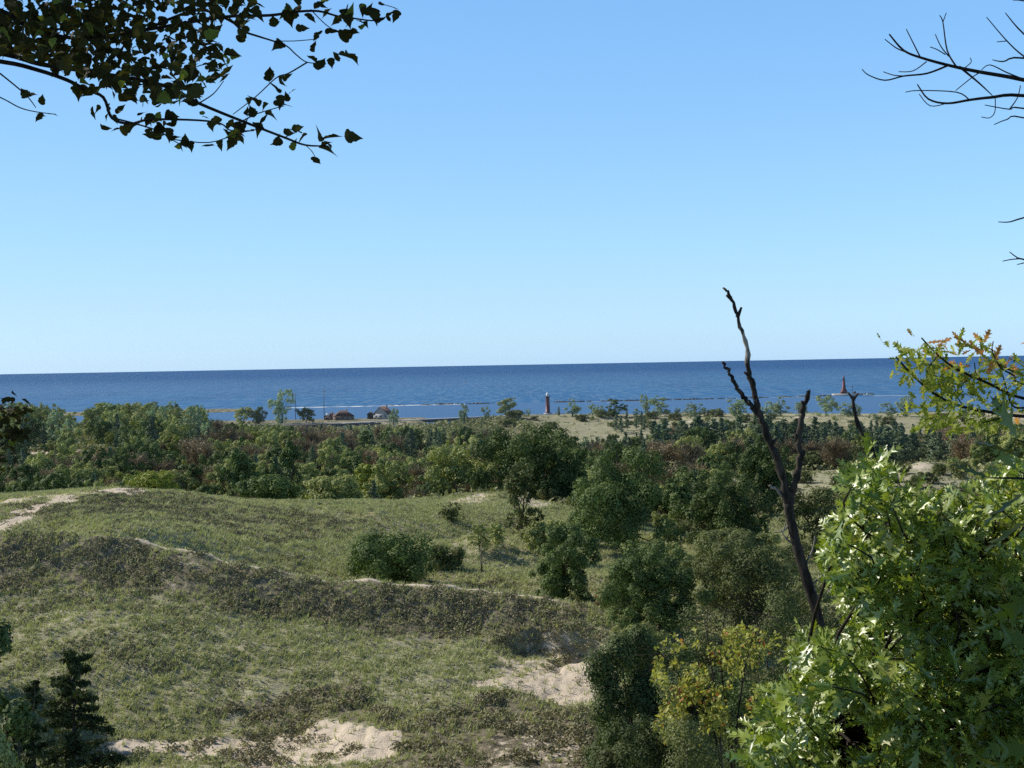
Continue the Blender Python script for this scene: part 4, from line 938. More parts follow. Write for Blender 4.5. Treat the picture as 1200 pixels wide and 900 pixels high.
# ------------------------------------------------------------------ leaves of the foreground trees
def leaf_template(kind):
    if kind == 'oak':
        o = [(0, .012), (.13, .03), (.24, .15), (.25, .065), (.36, .085), (.54, .26), (.50, .10), (.60, .11), (.80, .25), (.72, .09), (.80, .08), (.93, .12), (.88, .045), (1, 0.004)]
    else:
        o = [(0, .01), (.03, .16), (.12, .31), (.26, .36), (.36, .27), (.48, .30), (.62, .20), (.80, .08), (1, .004)]
    o = np.array(o); k = len(o); mx = np.linspace(0, 1, k)
    mid = np.stack([np.maximum(np.minimum(o[:, 0], .98) * .5 + mx * .5, 0), 0 * mx], 1)
    return mid, o
def leaves_mesh(mb, base, xdir, nrm, size, kind, r, rv, fold=.25, droop=.35, curl=.0):
    """base (k,3) leaf stalk ends, xdir leaf direction, nrm leaf up"""
    k = len(base); xdir = xdir / np.linalg.norm(xdir, axis=1)[:, None]
    nrm = nrm - (nrm * xdir).sum(1)[:, None] * xdir; nrm /= np.linalg.norm(nrm, axis=1)[:, None] + 1e-9; yd = np.cross(nrm, xdir)
    mid, o = leaf_template(kind); m = len(mid)
    T = np.concatenate([np.stack([mid[:, 0], mid[:, 1]], 1), o, o * [1, -1]]); nv = len(T)
    fo = r.uniform(-.15, 1, k)[:, None] * fold; dp = r.uniform(.2, 1.2, k)[:, None] * droop
    lx = np.broadcast_to(T[:, 0], (k, nv)); ly = np.broadcast_to(T[:, 1], (k, nv)) * r.uniform(.8, 1.1, k)[:, None]
    lz = np.abs(ly) * fo * 2 - lx ** 2 * dp * .5 + curl * np.sin(lx * 5 + r.uniform(0, 6, k)[:, None]) * ly
    V = base[:, None] + size[:, None, None] * (lx[..., None] * xdir[:, None] + ly[..., None] * yd[:, None] + lz[..., None] * nrm[:, None])
    i = np.arange(m - 1); f1 = np.stack([i, i + m, i + m + 1, i + 1], 1)[:, ::-1]; f2 = np.stack([i, i + 2 * m, i + 2 * m + 1, i + 1], 1)
    f = np.concatenate([f1, f2]); Fc = (f[None] + (np.arange(k) * nv)[:, None, None]).reshape(-1, 4)
    mb.add(V.reshape(-1, 3), Fc, 0, np.repeat(rv, nv))
def pxline(pts, d, jit=0):
    out = []
    for p in pts:
        dd = p[2] if len(p) > 2 else d
        out.append(P(p[0], p[1], dd + (rng.normal() * jit if jit else 0)))
    return np.array(out)
def smooth_line(p, sub=4):
    p = np.asarray(p); k = len(p)
    if k < 3: return p
    t = np.linspace(0, k - 1, (k - 1) * sub + 1); i = np.clip(t.astype(int), 0, k - 2); f = (t - i)[:, None]
    p0 = p[np.maximum(i - 1, 0)]; p1 = p[i]; p2 = p[i + 1]; p3 = p[np.minimum(i + 2, k - 1)]
    return .5 * (2 * p1 + (p2 - p0) * f + (2 * p0 - 5 * p1 + 4 * p2 - p3) * f ** 2 + (3 * p1 - p0 - 3 * p2 + p3) * f ** 3)

# --- the tree overhead at upper left
def overhead():
    r = np.random.default_rng(77); d = 5.0; k = d / F
    tx = P(-330, 300, 5.4); gz = Z1(tx[0], tx[1])
    e = empty('overhanging_tree', (tx[0], tx[1], gz), 'dark leafy tree whose branches hang in from the upper left', 'tree')
    o = np.array([tx[0], tx[1], gz])
    br = MB(); tr = MB()
    tp = np.array([[0, 0, -.3], [.03, .02, 1.0], [.0, .05, 2.2], [-.05, .1, 3.4], [.05, .2, 5.0]]); tr.tube(smooth_line(tp), np.linspace(.15, .05, 17), 9)
    main = [([(-330, 10, 5.4), (-150, 35), (0, 62), (47, 75), (105, 84), (191, 100), (233, 121), (284, 142), (333, 161), (358, 170), (384, 171)], 5.2, .9),
            ([(-330, 40, 5.4), (-120, 58), (0, 72), (44, 82), (79, 94), (100, 105), (121, 114), (131, 138), (152, 145), (177, 140), (233, 141), (259, 145), (271, 153), (298, 153)], 4.2, .8),
            ([(-330, -40, 5.4), (-100, -10), (0, 12), (30, 30), (90, 45), (170, 35), (260, 20), (316, 18), (344, 14), (373, 13), (396, 19), (418, 22), (440, 24), (458, 17)], 4.0, .7),
            ([(170, 35), (230, 12), (269, 24), (284, 36), (304, 43), (320, 48), (336, 54), (347, 64), (360, 73), (380, 74)], 2.4, .7),
            ([(360, 73), (338, 86), (324, 91), (300, 113), (273, 134)], 1.3, 1.4), ([(284, 142), (302, 133), (333, 124)], 1.2, .6),
            ([(131, 138), (159, 145), (187, 154), (200, 163), (219, 173)], 1.6, .6), ([(200, 163), (245, 167), (280, 156), (298, 153)], 1.0, .8),
            ([(0, 86), (21, 103), (33, 114), (42, 126)], 1.5, .6), ([(-40, 98), (0, 114), (23, 126), (42, 131), (66, 134)], 1.3, .6), ([(364, 11), (382, 29), (400, 40)], 1.0, .6),
            ([(110, 88), (140, 60), (160, 30), (170, -20)], 2.2, .7), ([(60, 78), (75, 50), (70, 10), (60, -30)], 2.2, .7), ([(210, 40), (250, 60), (268, 80)], 1.6, .7), ([(-60, 40), (-20, 10), (10, -40)], 3, .7),
            ([(233, 121), (250, 110), (262, 95)], 1.2, .7), ([(320, 48), (345, 48), (369, 46)], .8, .6), ([(333, 161), (345, 156), (353, 150)], .8, .6), ([(358, 170), (366, 178), (371, 188)], .7, .6)]
    for pts, rp, endf in main:
        L = smooth_line(pxline(pts, d, .03)); br.tube(L - o, np.linspace(rp * .72, max(.5, rp * .16), len(L)) * k, 6)
    lv = MB()
    # leaves seen one by one at the edge of the crown: (px, py, size px, direction degrees)
    L1 = [(395,160,20,20),(413,160,24,10),(393,178,26,-5),(371,189,16,-80),(322,168,16,180),(347,153,20,150),(353,149,20,40),(373,158,22,60),(382,160,18,10),(378,71,22,30),(396,64,24,20),(405,66,26,-10),(418,72,24,-25),
          (389,80,16,-70),(369,58,18,110),(362,66,16,140),(316,91,24,130),(322,102,22,200),(330,96,22,0),(338,90,18,60),(291,112,20,160),(336,121,24,-10),(336,113,14,60),(344,104,12,60),(296,133,16,100),(322,138,20,0),(340,29,26,-110),(327,53,24,190),
          (322,29,16,200),(356,33,18,10),(373,38,18,170),(387,36,20,20),(370,44,14,200),(412,36,22,0),(420,38,16,20),(404,14,22,-70),(396,22,22,-110),(440,20,24,-90),(455,7,24,20),(462,14,18,8),(433,7,22,60),(413,9,22,90),(425,16,20,-60),(408,25,20,-80),
          (37,110,18,60),(50,114,18,80),(44,140,18,-100),(51,134,14,-20),(66,134,14,-10),(217,161,22,110),(245,169,20,0),(224,178,16,-60),(192,156,14,40),(175,158,24,180),(90,104,22,-100),(110,133,18,-110),(135,152,14,-160),(125,135,20,-120),(28,108,18,140),
          (186,137,18,-30),(200,135,22,10),(271,158,20,170),(280,156,16,-10),(262,152,14,200),(300,15,22,-60),(310,8,22,-20),(350,5,22,-80),(375,6,20,40),(364,20,18,-30)]
    pos = []; ang = []; sz = []
    for px, py, s, a in L1: pos.append((px, py, d + r.normal() * .05)); ang.append(math.radians(a)); sz.append(s * .88)
    # the dense inside of the crown
    low = [(-400, 60), (0, 64), (30, 62), (60, 85), (110, 100), (150, 128), (190, 128), (240, 122), (262, 100), (278, 70), (300, 18), (440, 6)]
    lx, ly = zip(*low); gaps = [(28, 42, 20, 13), (10, 28, 10, 6), (190, 22, 14, 8), (70, 12, 9, 5), (272, 45, 12, 14), (120, 72, 10, 4), (225, 62, 8, 5)]
    c = 0
    while c < 1750:
        px = r.uniform(-380, -20) if r.random() < .22 else r.uniform(-30, 300 if r.random() < .94 else 440); py = r.uniform(-90, 130)
        if py > np.interp(px, lx, ly) - 6: continue
        if any(((px - a) / w) ** 2 + ((py - b) / h) ** 2 < 1 for a, b, w, h in gaps) and r.random() < .93: continue
        pos.append((px, py, r.uniform(4.3, 5.9))); ang.append(r.uniform(-2.6, .9)); sz.append(r.uniform(10, 19)); c += 1
    for _ in range(330):
        px = r.uniform(-30, 150); py = r.uniform(20, 58 + .3 * max(px, 0)) + r.normal() * 5; pos.append((px, py, d + r.normal() * .3)); ang.append(r.uniform(-2.8, .9)); sz.append(r.uniform(10, 20))
    for pts, rp, ef in main[:3] + main[5:8]:
        q = smooth_line(np.array([[p[0], p[1], 0] for p in pts], float), 6)
        for t in q[len(q) // 3:]:
            if t[0] > 60 and r.random() < .42: pos.append((t[0] + r.normal() * 7, t[1] + r.normal() * 6, d + r.normal() * .08)); ang.append(r.uniform(-2.9, .8)); sz.append(r.uniform(9, 19))
    pos = np.array(pos); ang = np.array(ang); sz = np.array(sz) * k
    B = at(pos[:, 0], pos[:, 1], pos[:, 2]); right = R3[:, 0]; up = R3[:, 1]
    xd = np.cos(ang)[:, None] * right + np.sin(ang)[:, None] * up + rng.normal(size=(len(B), 3)) * .45
    B = B - xd * sz[:, None] * .5
    nr = np.array([0, -.55, .8]) + rng.normal(size=(len(B), 3)) * .6
    leaves_mesh(lv, B - o, xd, nr, sz * r.uniform(.9, 1.25, len(sz)), 'ovate', r, r.uniform(0, 1, len(sz)), .35, .4, .25)
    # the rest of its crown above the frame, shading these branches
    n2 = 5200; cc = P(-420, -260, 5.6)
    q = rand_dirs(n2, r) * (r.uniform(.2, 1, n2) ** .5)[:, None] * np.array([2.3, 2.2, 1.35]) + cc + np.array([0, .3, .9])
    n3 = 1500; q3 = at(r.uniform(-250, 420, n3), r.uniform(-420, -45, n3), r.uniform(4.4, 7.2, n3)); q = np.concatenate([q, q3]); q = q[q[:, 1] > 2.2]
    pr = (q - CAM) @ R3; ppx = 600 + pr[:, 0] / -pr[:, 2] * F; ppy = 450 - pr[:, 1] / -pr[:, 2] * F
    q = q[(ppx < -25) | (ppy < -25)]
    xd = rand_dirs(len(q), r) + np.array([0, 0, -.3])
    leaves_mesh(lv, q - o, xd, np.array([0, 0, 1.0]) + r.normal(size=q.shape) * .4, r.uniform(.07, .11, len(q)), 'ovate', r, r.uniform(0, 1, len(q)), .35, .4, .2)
    for i in range(14):
        t = q[r.integers(len(q))] - o; p0 = tp[r.integers(3, 5)]
        ln = p0 + (t - p0) * np.linspace(0, 1, 12)[:, None] + o - CAM; ln = ln[ln[:, 1] > .3] @ R3
        if len(ln) and ((600 + ln[:, 0] / -ln[:, 2] * F > -60) & (450 - ln[:, 1] / -ln[:, 2] * F > -60)).any(): continue
        br.tube(smooth_line(np.array([p0, (p0 + t) / 2 + r.normal(size=3) * .15, t])), np.linspace(.03, .006, 9), 5)
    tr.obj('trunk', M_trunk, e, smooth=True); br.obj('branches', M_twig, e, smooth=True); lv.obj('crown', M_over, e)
overhead()

# --- bare branches at upper right
def bare_branches():
    d = 8.0; k = d / F; tx = P(1420, 300, 8.4); gz = Z1(tx[0], tx[1]); o = np.array([tx[0], tx[1], gz])
    e = empty('leafless_tree', o, 'leafless tree whose bare forked twigs reach in at upper right', 'tree')
    tr = MB(); top = P(1440, -150, 8.4) - o
    tr.tube(smooth_line(np.array([[0, 0, -.3], [.03, .03, top[2] * .4], top * [.6, .6, .8], top])), np.linspace(.13, .03, 13), 8); tr.obj('trunk', M_snag, e, smooth=True)
    lines = [([(1425, 160, 8.4), (1300, 118), (1200, 93.6), (1147, 84), (1114, 77), (1081, 68), (1059, 59), (1042, 40)], 3.0), ([(1425, 180, 8.4), (1310, 130), (1200, 112), (1161, 114), (1136, 117), (1110, 121), (1088, 116), (1075, 99)], 2.6),
             ([(1062, 61), (1050, 56), (1037, 46)], .9), ([(1079, 68), (1070, 50), (1062, 34)], .9), ([(1110, 77), (1086, 86), (1059, 89), (1037, 94), (1018, 88), (1010, 81)], 1.3), ([(1059, 89), (1047, 88), (1035, 84)], .7), ([(1086, 72), (1070, 83), (1053, 84)], .7),
             ([(1120, 77), (1110, 59), (1105, 26), (1101, 18)], 1.1), ([(1105, 26), (1109, 15)], .6), ([(1112, 66), (1103, 55), (1096, 40)], .8), ([(1108, 64), (1098, 58), (1090, 55)], .7), ([(1136, 117), (1121, 108), (1077, 106), (1061, 108)], .8), ([(1110, 121), (1090, 124), (1077, 110)], .6),
             ([(1124, 78), (1147, 97), (1163, 112)], 1.5), ([(1300, 88), (1200, 68), (1176, 72), (1163, 70)], 1.5), ([(1230, 85), (1200, 66), (1180, 48), (1156, 20)], 1.2), ([(1180, 48), (1168, 49)], .6), ([(1240, 70), (1200, 40), (1178, 15)], 1.4),
             ([(1320, 150), (1200, 127), (1183, 128), (1154, 123)], 1.2), ([(1310, 170), (1200, 138), (1180, 140), (1165, 146)], 1.1), ([(1200, 93), (1180, 85), (1160, 76), (1150, 82)], .9), ([(1150, 84), (1140, 90), (1120, 106)], .8), ([(1183, 128), (1192, 115), (1196, 100)], .8),
             ([(1425, 262, 8.4), (1260, 240), (1200, 255), (1183, 260), (1170, 260)], 1.5), ([(1425, 330, 8.4), (1270, 318), (1200, 304), (1191, 301), (1183, 295)], 1.5), ([(1196, 303), (1185, 304), (1175, 306)], .8), ([(1200, 308), (1192, 310)], .7), ([(1230, 10), (1200, 1), (1187, 0)], 1.2),
             ([(1166, 112), (1166, 130), (1160, 138), (1150, 137)], .6), ([(1130, 80), (1138, 73), (1137, 68)], .6)]
    br = MB()
    for pts, rp in lines:
        L = smooth_line(pxline(pts, d, .015)); br.tube(L - o, np.linspace(rp, max(.5, rp * .3), len(L)) * k * 1.05, 5)
    br.obj('branches', M_twig, e, smooth=True)
bare_branches()

# --- dead snags
def snags():
    r = np.random.default_rng(4); d = 16.0; k = d / F
    g = P(1040, 1150, d); gz = Z1(g[0], d); o = np.array([g[0], d, gz])
    e = empty('dead_tree', o, 'tall dead forked snag with broken bare stems rising above the valley', 'dead tree')
    pxd = lambda p: pxline(p, d) - o
    tr = MB(); down = [(968, 770), (985, 850), (1010, 980)]
    L = smooth_line(np.concatenate([[[0, 0, -.3]], pxd(down[::-1] + [(956, 714), (942, 668), (931, 628), (923, 590)])]), 5)
    rad = np.interp(np.linspace(0, 1, len(L)), [0, .4, .55, .8, 1], [8.6, 7.2, 6.5, 6.0, 5.4]) * k * (1 + r.normal(size=len(L)) * .05)
    tr.tube(L, rad, 10)
    tr.obj('trunk', M_snag, e, smooth=True)
    def stem(name, pts, r0, r1, knots=.12):
        mb = MB(); L = smooth_line(pxd(pts), 5); n_ = len(L); mb.tube(L + r.normal(size=L.shape) * .008, np.linspace(r0, r1, n_) * k * (1 + r.normal(size=n_) * knots), 8)
        return mb
    s = stem('', [(925, 596), (916, 557), (904, 521), (891, 486), (884, 459), (878, 437), (873, 401), (864, 370), (856, 348), (848, 338)], 5.2, 1.3)
    for a, b in (((878, 440), (872, 436)), ((864, 372), (869, 360)), ((857, 350), (851, 346)), ((904, 521), (911, 513))):
        s.tube(pxd([a, b]), np.array([2.6, 1.2]) * k, 6)
    s.obj('stem', M_snag, e, smooth=True)
    s = stem('', [(892, 490), (883, 478), (873, 468), (864, 455), (858, 443), (852, 432), (847, 425)], 3.4, 1.6); s.obj('branch', M_snag, e, smooth=True)
    s = stem('', [(924, 600), (928, 582), (931, 565), (938, 537), (936, 517), (940, 486), (945, 470), (949, 457)], 4.6, 2.4, .15)
    for a, b in (((938, 540), (943, 528)), ((936, 517), (931, 508)), ((944, 475), (939, 470))): s.tube(pxd([a, b]), np.array([3.4, 1.6]) * k, 6)
    s.obj('stem', M_snag, e, smooth=True)
    s = stem('', [(922, 588), (912, 575), (901, 570)], 2.6, 1.4); s.obj('branch', M_snagw, e, smooth=True)
    for i, (a, b, c) in enumerate((((935, 640), (922, 632), (914, 618)), ((945, 690), (968, 670), (985, 640)), ((940, 668), (952, 645), (955, 628)), ((928, 612), (918, 622), (906, 624)))):
        mb = MB(); mb.tube(smooth_line(pxd([a, b, c])), np.linspace(1.6, .5, 9) * k, 5)
        mb.tube(pxd([b, (b[0] + 4, b[1] - 14)]), np.array([.8, .4]) * k, 4); mb.obj('twig', M_snagw, e, smooth=True)
    # second, thinner snag
    g = P(1075, 1150, d); o2 = np.array([g[0], d - .5, Z1(g[0], d - .5)]); e2 = empty('dead_tree', o2, 'thin curved dead stem rising from the oak foliage at right', 'dead tree')
    L = smooth_line(np.concatenate([[[0, 0, -.3]], pxline([(1066, 800), (1050, 640), (1038, 570), (1028, 538), (1016, 518), (1006, 498), (1001, 480), (999, 464)], d - .5) - o2]), 5)
    mb = MB(); mb.tube(L, np.interp(np.linspace(0, 1, len(L)), [0, .3, .7, 1], [5, 3.4, 2.5, 1.7]) * k * (1 + r.normal(size=len(L)) * .12), 8); mb.tube(pxline([(1001, 470), (994, 460)], d - .5) - o2, np.array([2, 1]) * k, 5); mb.tube(pxline([(1000, 468), (1006, 461)], d - .5) - o2, np.array([2, 1]) * k, 5)
    mb.obj('trunk', M_snag, e2, smooth=True)
    # leafless brush behind the oak
    for i, (px, py, dd, lab) in enumerate(((975, 720, 24, 'bare grey brush of thin twigs at the foot of the snag'), (1000, 735, 27, 'bare grey brush half hidden by the oak, right of the snag'))):
        x, y = P(px, py, dd)[:2]; z = Z1(x, y); H = P(px, 650, dd)[2] - z
        tree_thing('brush', bare_parts(60 + i, H, 1.7, 240, .005), M_snagw, (x, y, z), lab, 'brush', mt=M_snagw, crown='twigs', trunk='stems')
snags()

# --- the oak at right
def pip(px, py, poly): return in_poly(np.asarray(px, float), np.asarray(py, float), np.array(poly, float))
def rosette(r, tip, tdir, n, size):
    """leaves fanning out round a twig tip"""
    k = len(tip); T = np.repeat(tip, n, 0); D = np.repeat(tdir, n, 0)
    off = r.uniform(-.30, .02, len(T))[:, None] * D
    xd = D * r.uniform(.1, .9, len(T))[:, None] + rand_dirs(len(T), r) * .9 + np.array([0, 0, -.1])
    nr = np.array([-.42, -.46, .72]) + r.normal(size=(len(T), 3)) * .55
    return T + off, xd, nr, size * r.uniform(.65, 1.25, len(T))
def oak():
    r = np.random.default_rng(31); g = P(1260, 900, 11.5); gz = Z1(g[0], 11.5); o = np.array([g[0], 11.5, gz])
    e = empty('oak_tree', o, 'large sunlit glossy green oak filling the lower right corner', 'tree')
    poly = [(1030,530),(1008,538),(990,560),(978,600),(966,635),(972,665),(990,690),(960,705),(938,735),(925,775),(893,800),(872,830),(868,870),(885,930),(1500,1000),(1500,500),(1210,530),(1150,562),(1100,585),(1068,575),(1040,545)]
    tips = []; 
    while len(tips) < 2500:
        px = r.uniform(865, 1480); py = r.uniform(505, 985)
        if px > 1215 and r.random() < .6: continue
        if not pip([px], [py], poly)[0] or fbm(np.array([px / 42.]), np.array([py / 42.]), 401, 2)[0] < .41: continue
        tips.append((px, py, r.uniform(7.4, 11.5)))
    tips = np.array(tips); T = at(tips[:, 0], tips[:, 1], tips[:, 2])
    lv = MB(); br = MB()
    cen = P(1180, 860, 10.5)
    td = T - cen; td /= np.linalg.norm(td, axis=1)[:, None]; td = td * .8 + rand_dirs(len(T), r) * .5 + np.array([-.15, -.2, .35]); td /= np.linalg.norm(td, axis=1)[:, None]
    B, xd, nr, sz = rosette(r, T, td, 11, .142)
    leaves_mesh(lv, B - o, xd, nr, sz, 'oak', r, r.uniform(0, 1, len(sz)), .4, .6, .2)
    hub = np.array([P(1250, 1000, 11), P(1130, 880, 10.5), P(1040, 880, 10), P(1150, 720, 10), P(1040, 640, 10), P(1300, 700, 10.5), P(960, 860, 9.5)]) - o
    tr = MB(); tr.tube(smooth_line(np.array([[0, 0, -.3], hub[0] * [.3, .3, .4], hub[0]])), np.linspace(.2, .13, 9), 9)
    for a, b, rr in ((0, 1, .09), (1, 2, .06), (1, 3, .07), (3, 4, .04), (0, 5, .08), (2, 6, .035)):
        m = (hub[a] + hub[b]) / 2 + r.normal(size=3) * .1; tr.tube(smooth_line(np.array([hub[a], m, hub[b]])), np.linspace(rr, rr * .6, 9), 7)
    for t, dd in zip(T - o, td):
        h = hub[np.argmin(np.linalg.norm(hub - t, axis=1))]; s0 = t - dd * .32
        if r.random() < .18: br.tube(smooth_line(np.array([h, (h + s0) / 2 + r.normal(size=3) * .1, s0, t]), 3), np.linspace(.016, .003, 10), 4)
        else: br.tube(np.array([s0, t]), np.array([.005, .002]), 4)
    tr.obj('trunk', M_trunk, e, smooth=True); br.obj('branches', M_twig, e, smooth=True); lv.obj('crown', M_oak, e)
oak()
def turning_oak():
    r = np.random.default_rng(32); d = 8.0; k = d / F; g = P(1440, 700, 8.6); gz = Z1(g[0], 8.6); o = np.array([g[0], 8.6, gz])
    e = empty('oak_tree', o, 'pale yellow-green oak sprig with orange leaf tips against the lake at right', 'tree')
    tr = MB(); top = P(1430, 250, 8.6) - o; tr.tube(smooth_line(np.array([[0, 0, -.3], [.05, 0, top[2] * .5], top])), np.linspace(.1, .04, 9), 8); tr.obj('trunk', M_trunk, e, smooth=True)
    lines = [([(1435, 520, 8.6), (1300, 492), (1200, 488), (1155, 482), (1120, 474), (1090, 458), (1065, 435), (1050, 418)], 2.6), ([(1435, 500, 8.6), (1290, 478), (1200, 467), (1160, 450), (1120, 432), (1095, 412), (1080, 396)], 2.4),
             ([(1300, 465), (1200, 450), (1188, 440), (1172, 430), (1163, 412), (1164, 400)], 1.5), ([(1200, 478), (1186, 475), (1178, 450), (1174, 436)], 1.4), ([(1160, 450), (1145, 440), (1142, 425)], 1.0), ([(1120, 474), (1105, 480), (1090, 492)], 1.2), ([(1180, 488), (1165, 492), (1150, 496)], 1.0),
             ([(1200, 440), (1180, 432), (1168, 425)], 1.0), ([(1130, 478), (1122, 465), (1118, 452)], .9), ([(1100, 416), (1090, 428), (1085, 440)], .9), ([(1140, 442), (1128, 450), (1126, 462)], .8)]
    br = MB()
    for pts, rp in lines:
        L = smooth_line(pxline(pts, d, .02)); br.tube(L - o, np.linspace(rp, max(.6, rp * .35), len(L)) * k, 6)
    br.obj('branches', M_twig, e, smooth=True)
    tp = [(1045,408),(1055,412),(1060,405),(1050,420),(1062,418),(1053,435),(1065,440),(1058,442),(1075,442),(1080,432),(1088,425),(1098,420),(1105,425),(1085,440),(1095,452),(1105,447),(1100,462),(1085,470),(1075,465),(1090,478),(1072,485),(1092,492),(1085,502),(1100,500),(1112,488),
          (1118,470),(1125,462),(1120,450),(1128,440),(1135,430),(1115,438),(1140,405),(1150,402),(1138,412),(1130,402),(1158,425),(1168,420),(1175,428),(1180,442),(1150,475),(1160,465),(1165,478),(1148,488),(1140,495),(1132,497),(1112,505),(1155,497),(1078,398),(1083,392),(1195,430),(1200,445),(1198,405),(1190,420),(1210,460),(1225,440),(1240,470),(1110,455),(1102,436),(1172,445),(1152,452)]
    T = np.array([P(a + r.normal() * 2, b + r.normal() * 2, d + r.normal() * .15) for a, b in tp]); td = T - P(1300, 500, 8.6); td /= np.linalg.norm(td, axis=1)[:, None]
    B, xd, nr, sz = rosette(r, T, td, 10, .082); nr = nr + np.array([0, -.5, 0]); B = B + np.repeat(td, 10, 0) * .05
    lv = MB(); rv = r.uniform(0, .82, len(sz)); top_ = np.repeat([(b < 428 and a > 1070) or (a > 1140 and 490 < b) for a, b in tp], 10); rv = np.where(top_ & (r.random(len(sz)) < .4), .95, rv)
    leaves_mesh(lv, B - o, xd, nr, sz, 'oak', r, rv, .3, .5, .25); lv.obj('crown', M_oakpale, e)
turning_oak()
def near_sapling():
    r = np.random.default_rng(33); d = 2.7; k = d / F; g = P(1330, 900, 2.8); gz = Z1(g[0], 2.8); o = np.array([g[0], 2.8, gz])
    e = empty('oak_sapling', o, 'close dark oak sapling with very large lobed leaves at the right edge', 'tree')
    tr = MB(); tr.tube(smooth_line(np.array([[0, 0, -.1], [.01, .02, .5], P(1310, 700, 2.8) - o, P(1270, 520, 2.75) - o])), np.linspace(.022, .006, 13), 8); tr.obj('trunk', M_trunk, e, smooth=True)
    L2 = [(1205,540,100,172),(1192,515,80,125),(1205,575,90,205),(1160,560,62,165),(1215,520,80,60),(1205,610,80,215),(1222,690,90,200),(1225,760,90,170),(1222,880,90,170)]
    br = MB(); B = []; xd = []; sz = []; nr = []
    for i in range(2):
        for px, py, s, a in L2:
            if i and r.random() < .6: continue
            a = math.radians(a + (r.normal() * 25 if i else 0)); dd = d + (r.uniform(.1, .5) if i else r.normal() * .08); px += i * r.normal() * 12; py += i * r.normal() * 14
            if i: px += 25
            b = P(px, py, dd); x = math.cos(a) * R3[:, 0] + math.sin(a) * R3[:, 1] + r.normal(size=3) * .25
            B.append(b); xd.append(x); sz.append(s * k * .8); nr.append(np.array([.0, -.55, .75]) + r.normal(size=3) * .35)
            st = np.array([P(1300, py + 30, 2.8), (P(1300, py + 30, 2.8) + b) / 2 + r.normal(size=3) * .02, b]); br.tube(smooth_line(st) - o, np.linspace(.005, .0015, 9), 5)
    B = np.array(B); lv = MB(); leaves_mesh(lv, B - o, np.array(xd), np.array(nr), np.array(sz), 'oak', r, r.uniform(0, 1, len(B)), .2, .3, .1)
    br.obj('branches', M_twig, e, smooth=True); lv.obj('leaves', M_oakbig, e)
near_sapling()
def yellow_sapling():
    r = np.random.default_rng(34); d = 24.0; k = d / F; g = P(850, 1100, d); gz = Z1(g[0], d); o = np.array([g[0], d, gz])
    e = empty('young_tree', o, 'yellowing young tree with loose bright leaves left of the oak', 'tree')
    stems = [[(850, 1100), (838, 960), (815, 850), (795, 790), (775, 765)], [(850, 1100), (846, 900), (835, 790), (825, 725)], [(850, 1100), (860, 900), (870, 800), (885, 740), (900, 720)], [(846, 900), (830, 840), (800, 830), (790, 850)], [(860, 880), (845, 780), (850, 715)]]
    br = MB(); tr = MB(); tips = []
    for i, s in enumerate(stems):
        L = smooth_line(pxline(s, d, .15), 6); L[0] = o + np.array([0, 0, -.2]); (tr if i == 1 else br).tube(L - o, np.linspace(.035 if i == 1 else .018, .005, len(L)), 6)
        for t in L[8:]:
            for _ in range(5):
                b = t + r.normal(size=3) * np.array([.34, .4, .26]); br.tube(np.array([t, b]) - o, np.array([.005, .002]), 4); tips.append(b)
    T = np.array(tips); kk = 17; B = np.repeat(T, kk, 0) + r.normal(size=(len(T) * kk, 3)) * .13
    pr = (B - CAM) @ R3; py = 450 - pr[:, 1] / -pr[:, 2] * F; px = 600 + pr[:, 0] / -pr[:, 2] * F
    kp = (py < 872) & (px > 765) & (px < 915) & (py > 722 + .35 * np.abs(px - 850)) & (fbm(px / 24, py / 24, 12, 2) > .44); B = B[kp]
    lv = MB(); leaves_mesh(lv, B - o, rand_dirs(len(B), r) + np.array([0, 0, -.3]), np.array([-.5, -.2, .7]) + r.normal(size=B.shape) * .5, r.uniform(.06, .115, len(B)), 'ovate', r, r.uniform(0, 1, len(B)), .3, .3, .1)
    tr.obj('trunk', M_trunk, e, smooth=True); br.obj('branches', M_twig, e, smooth=True); lv.obj('crown', M_yel, e)
yellow_sapling()

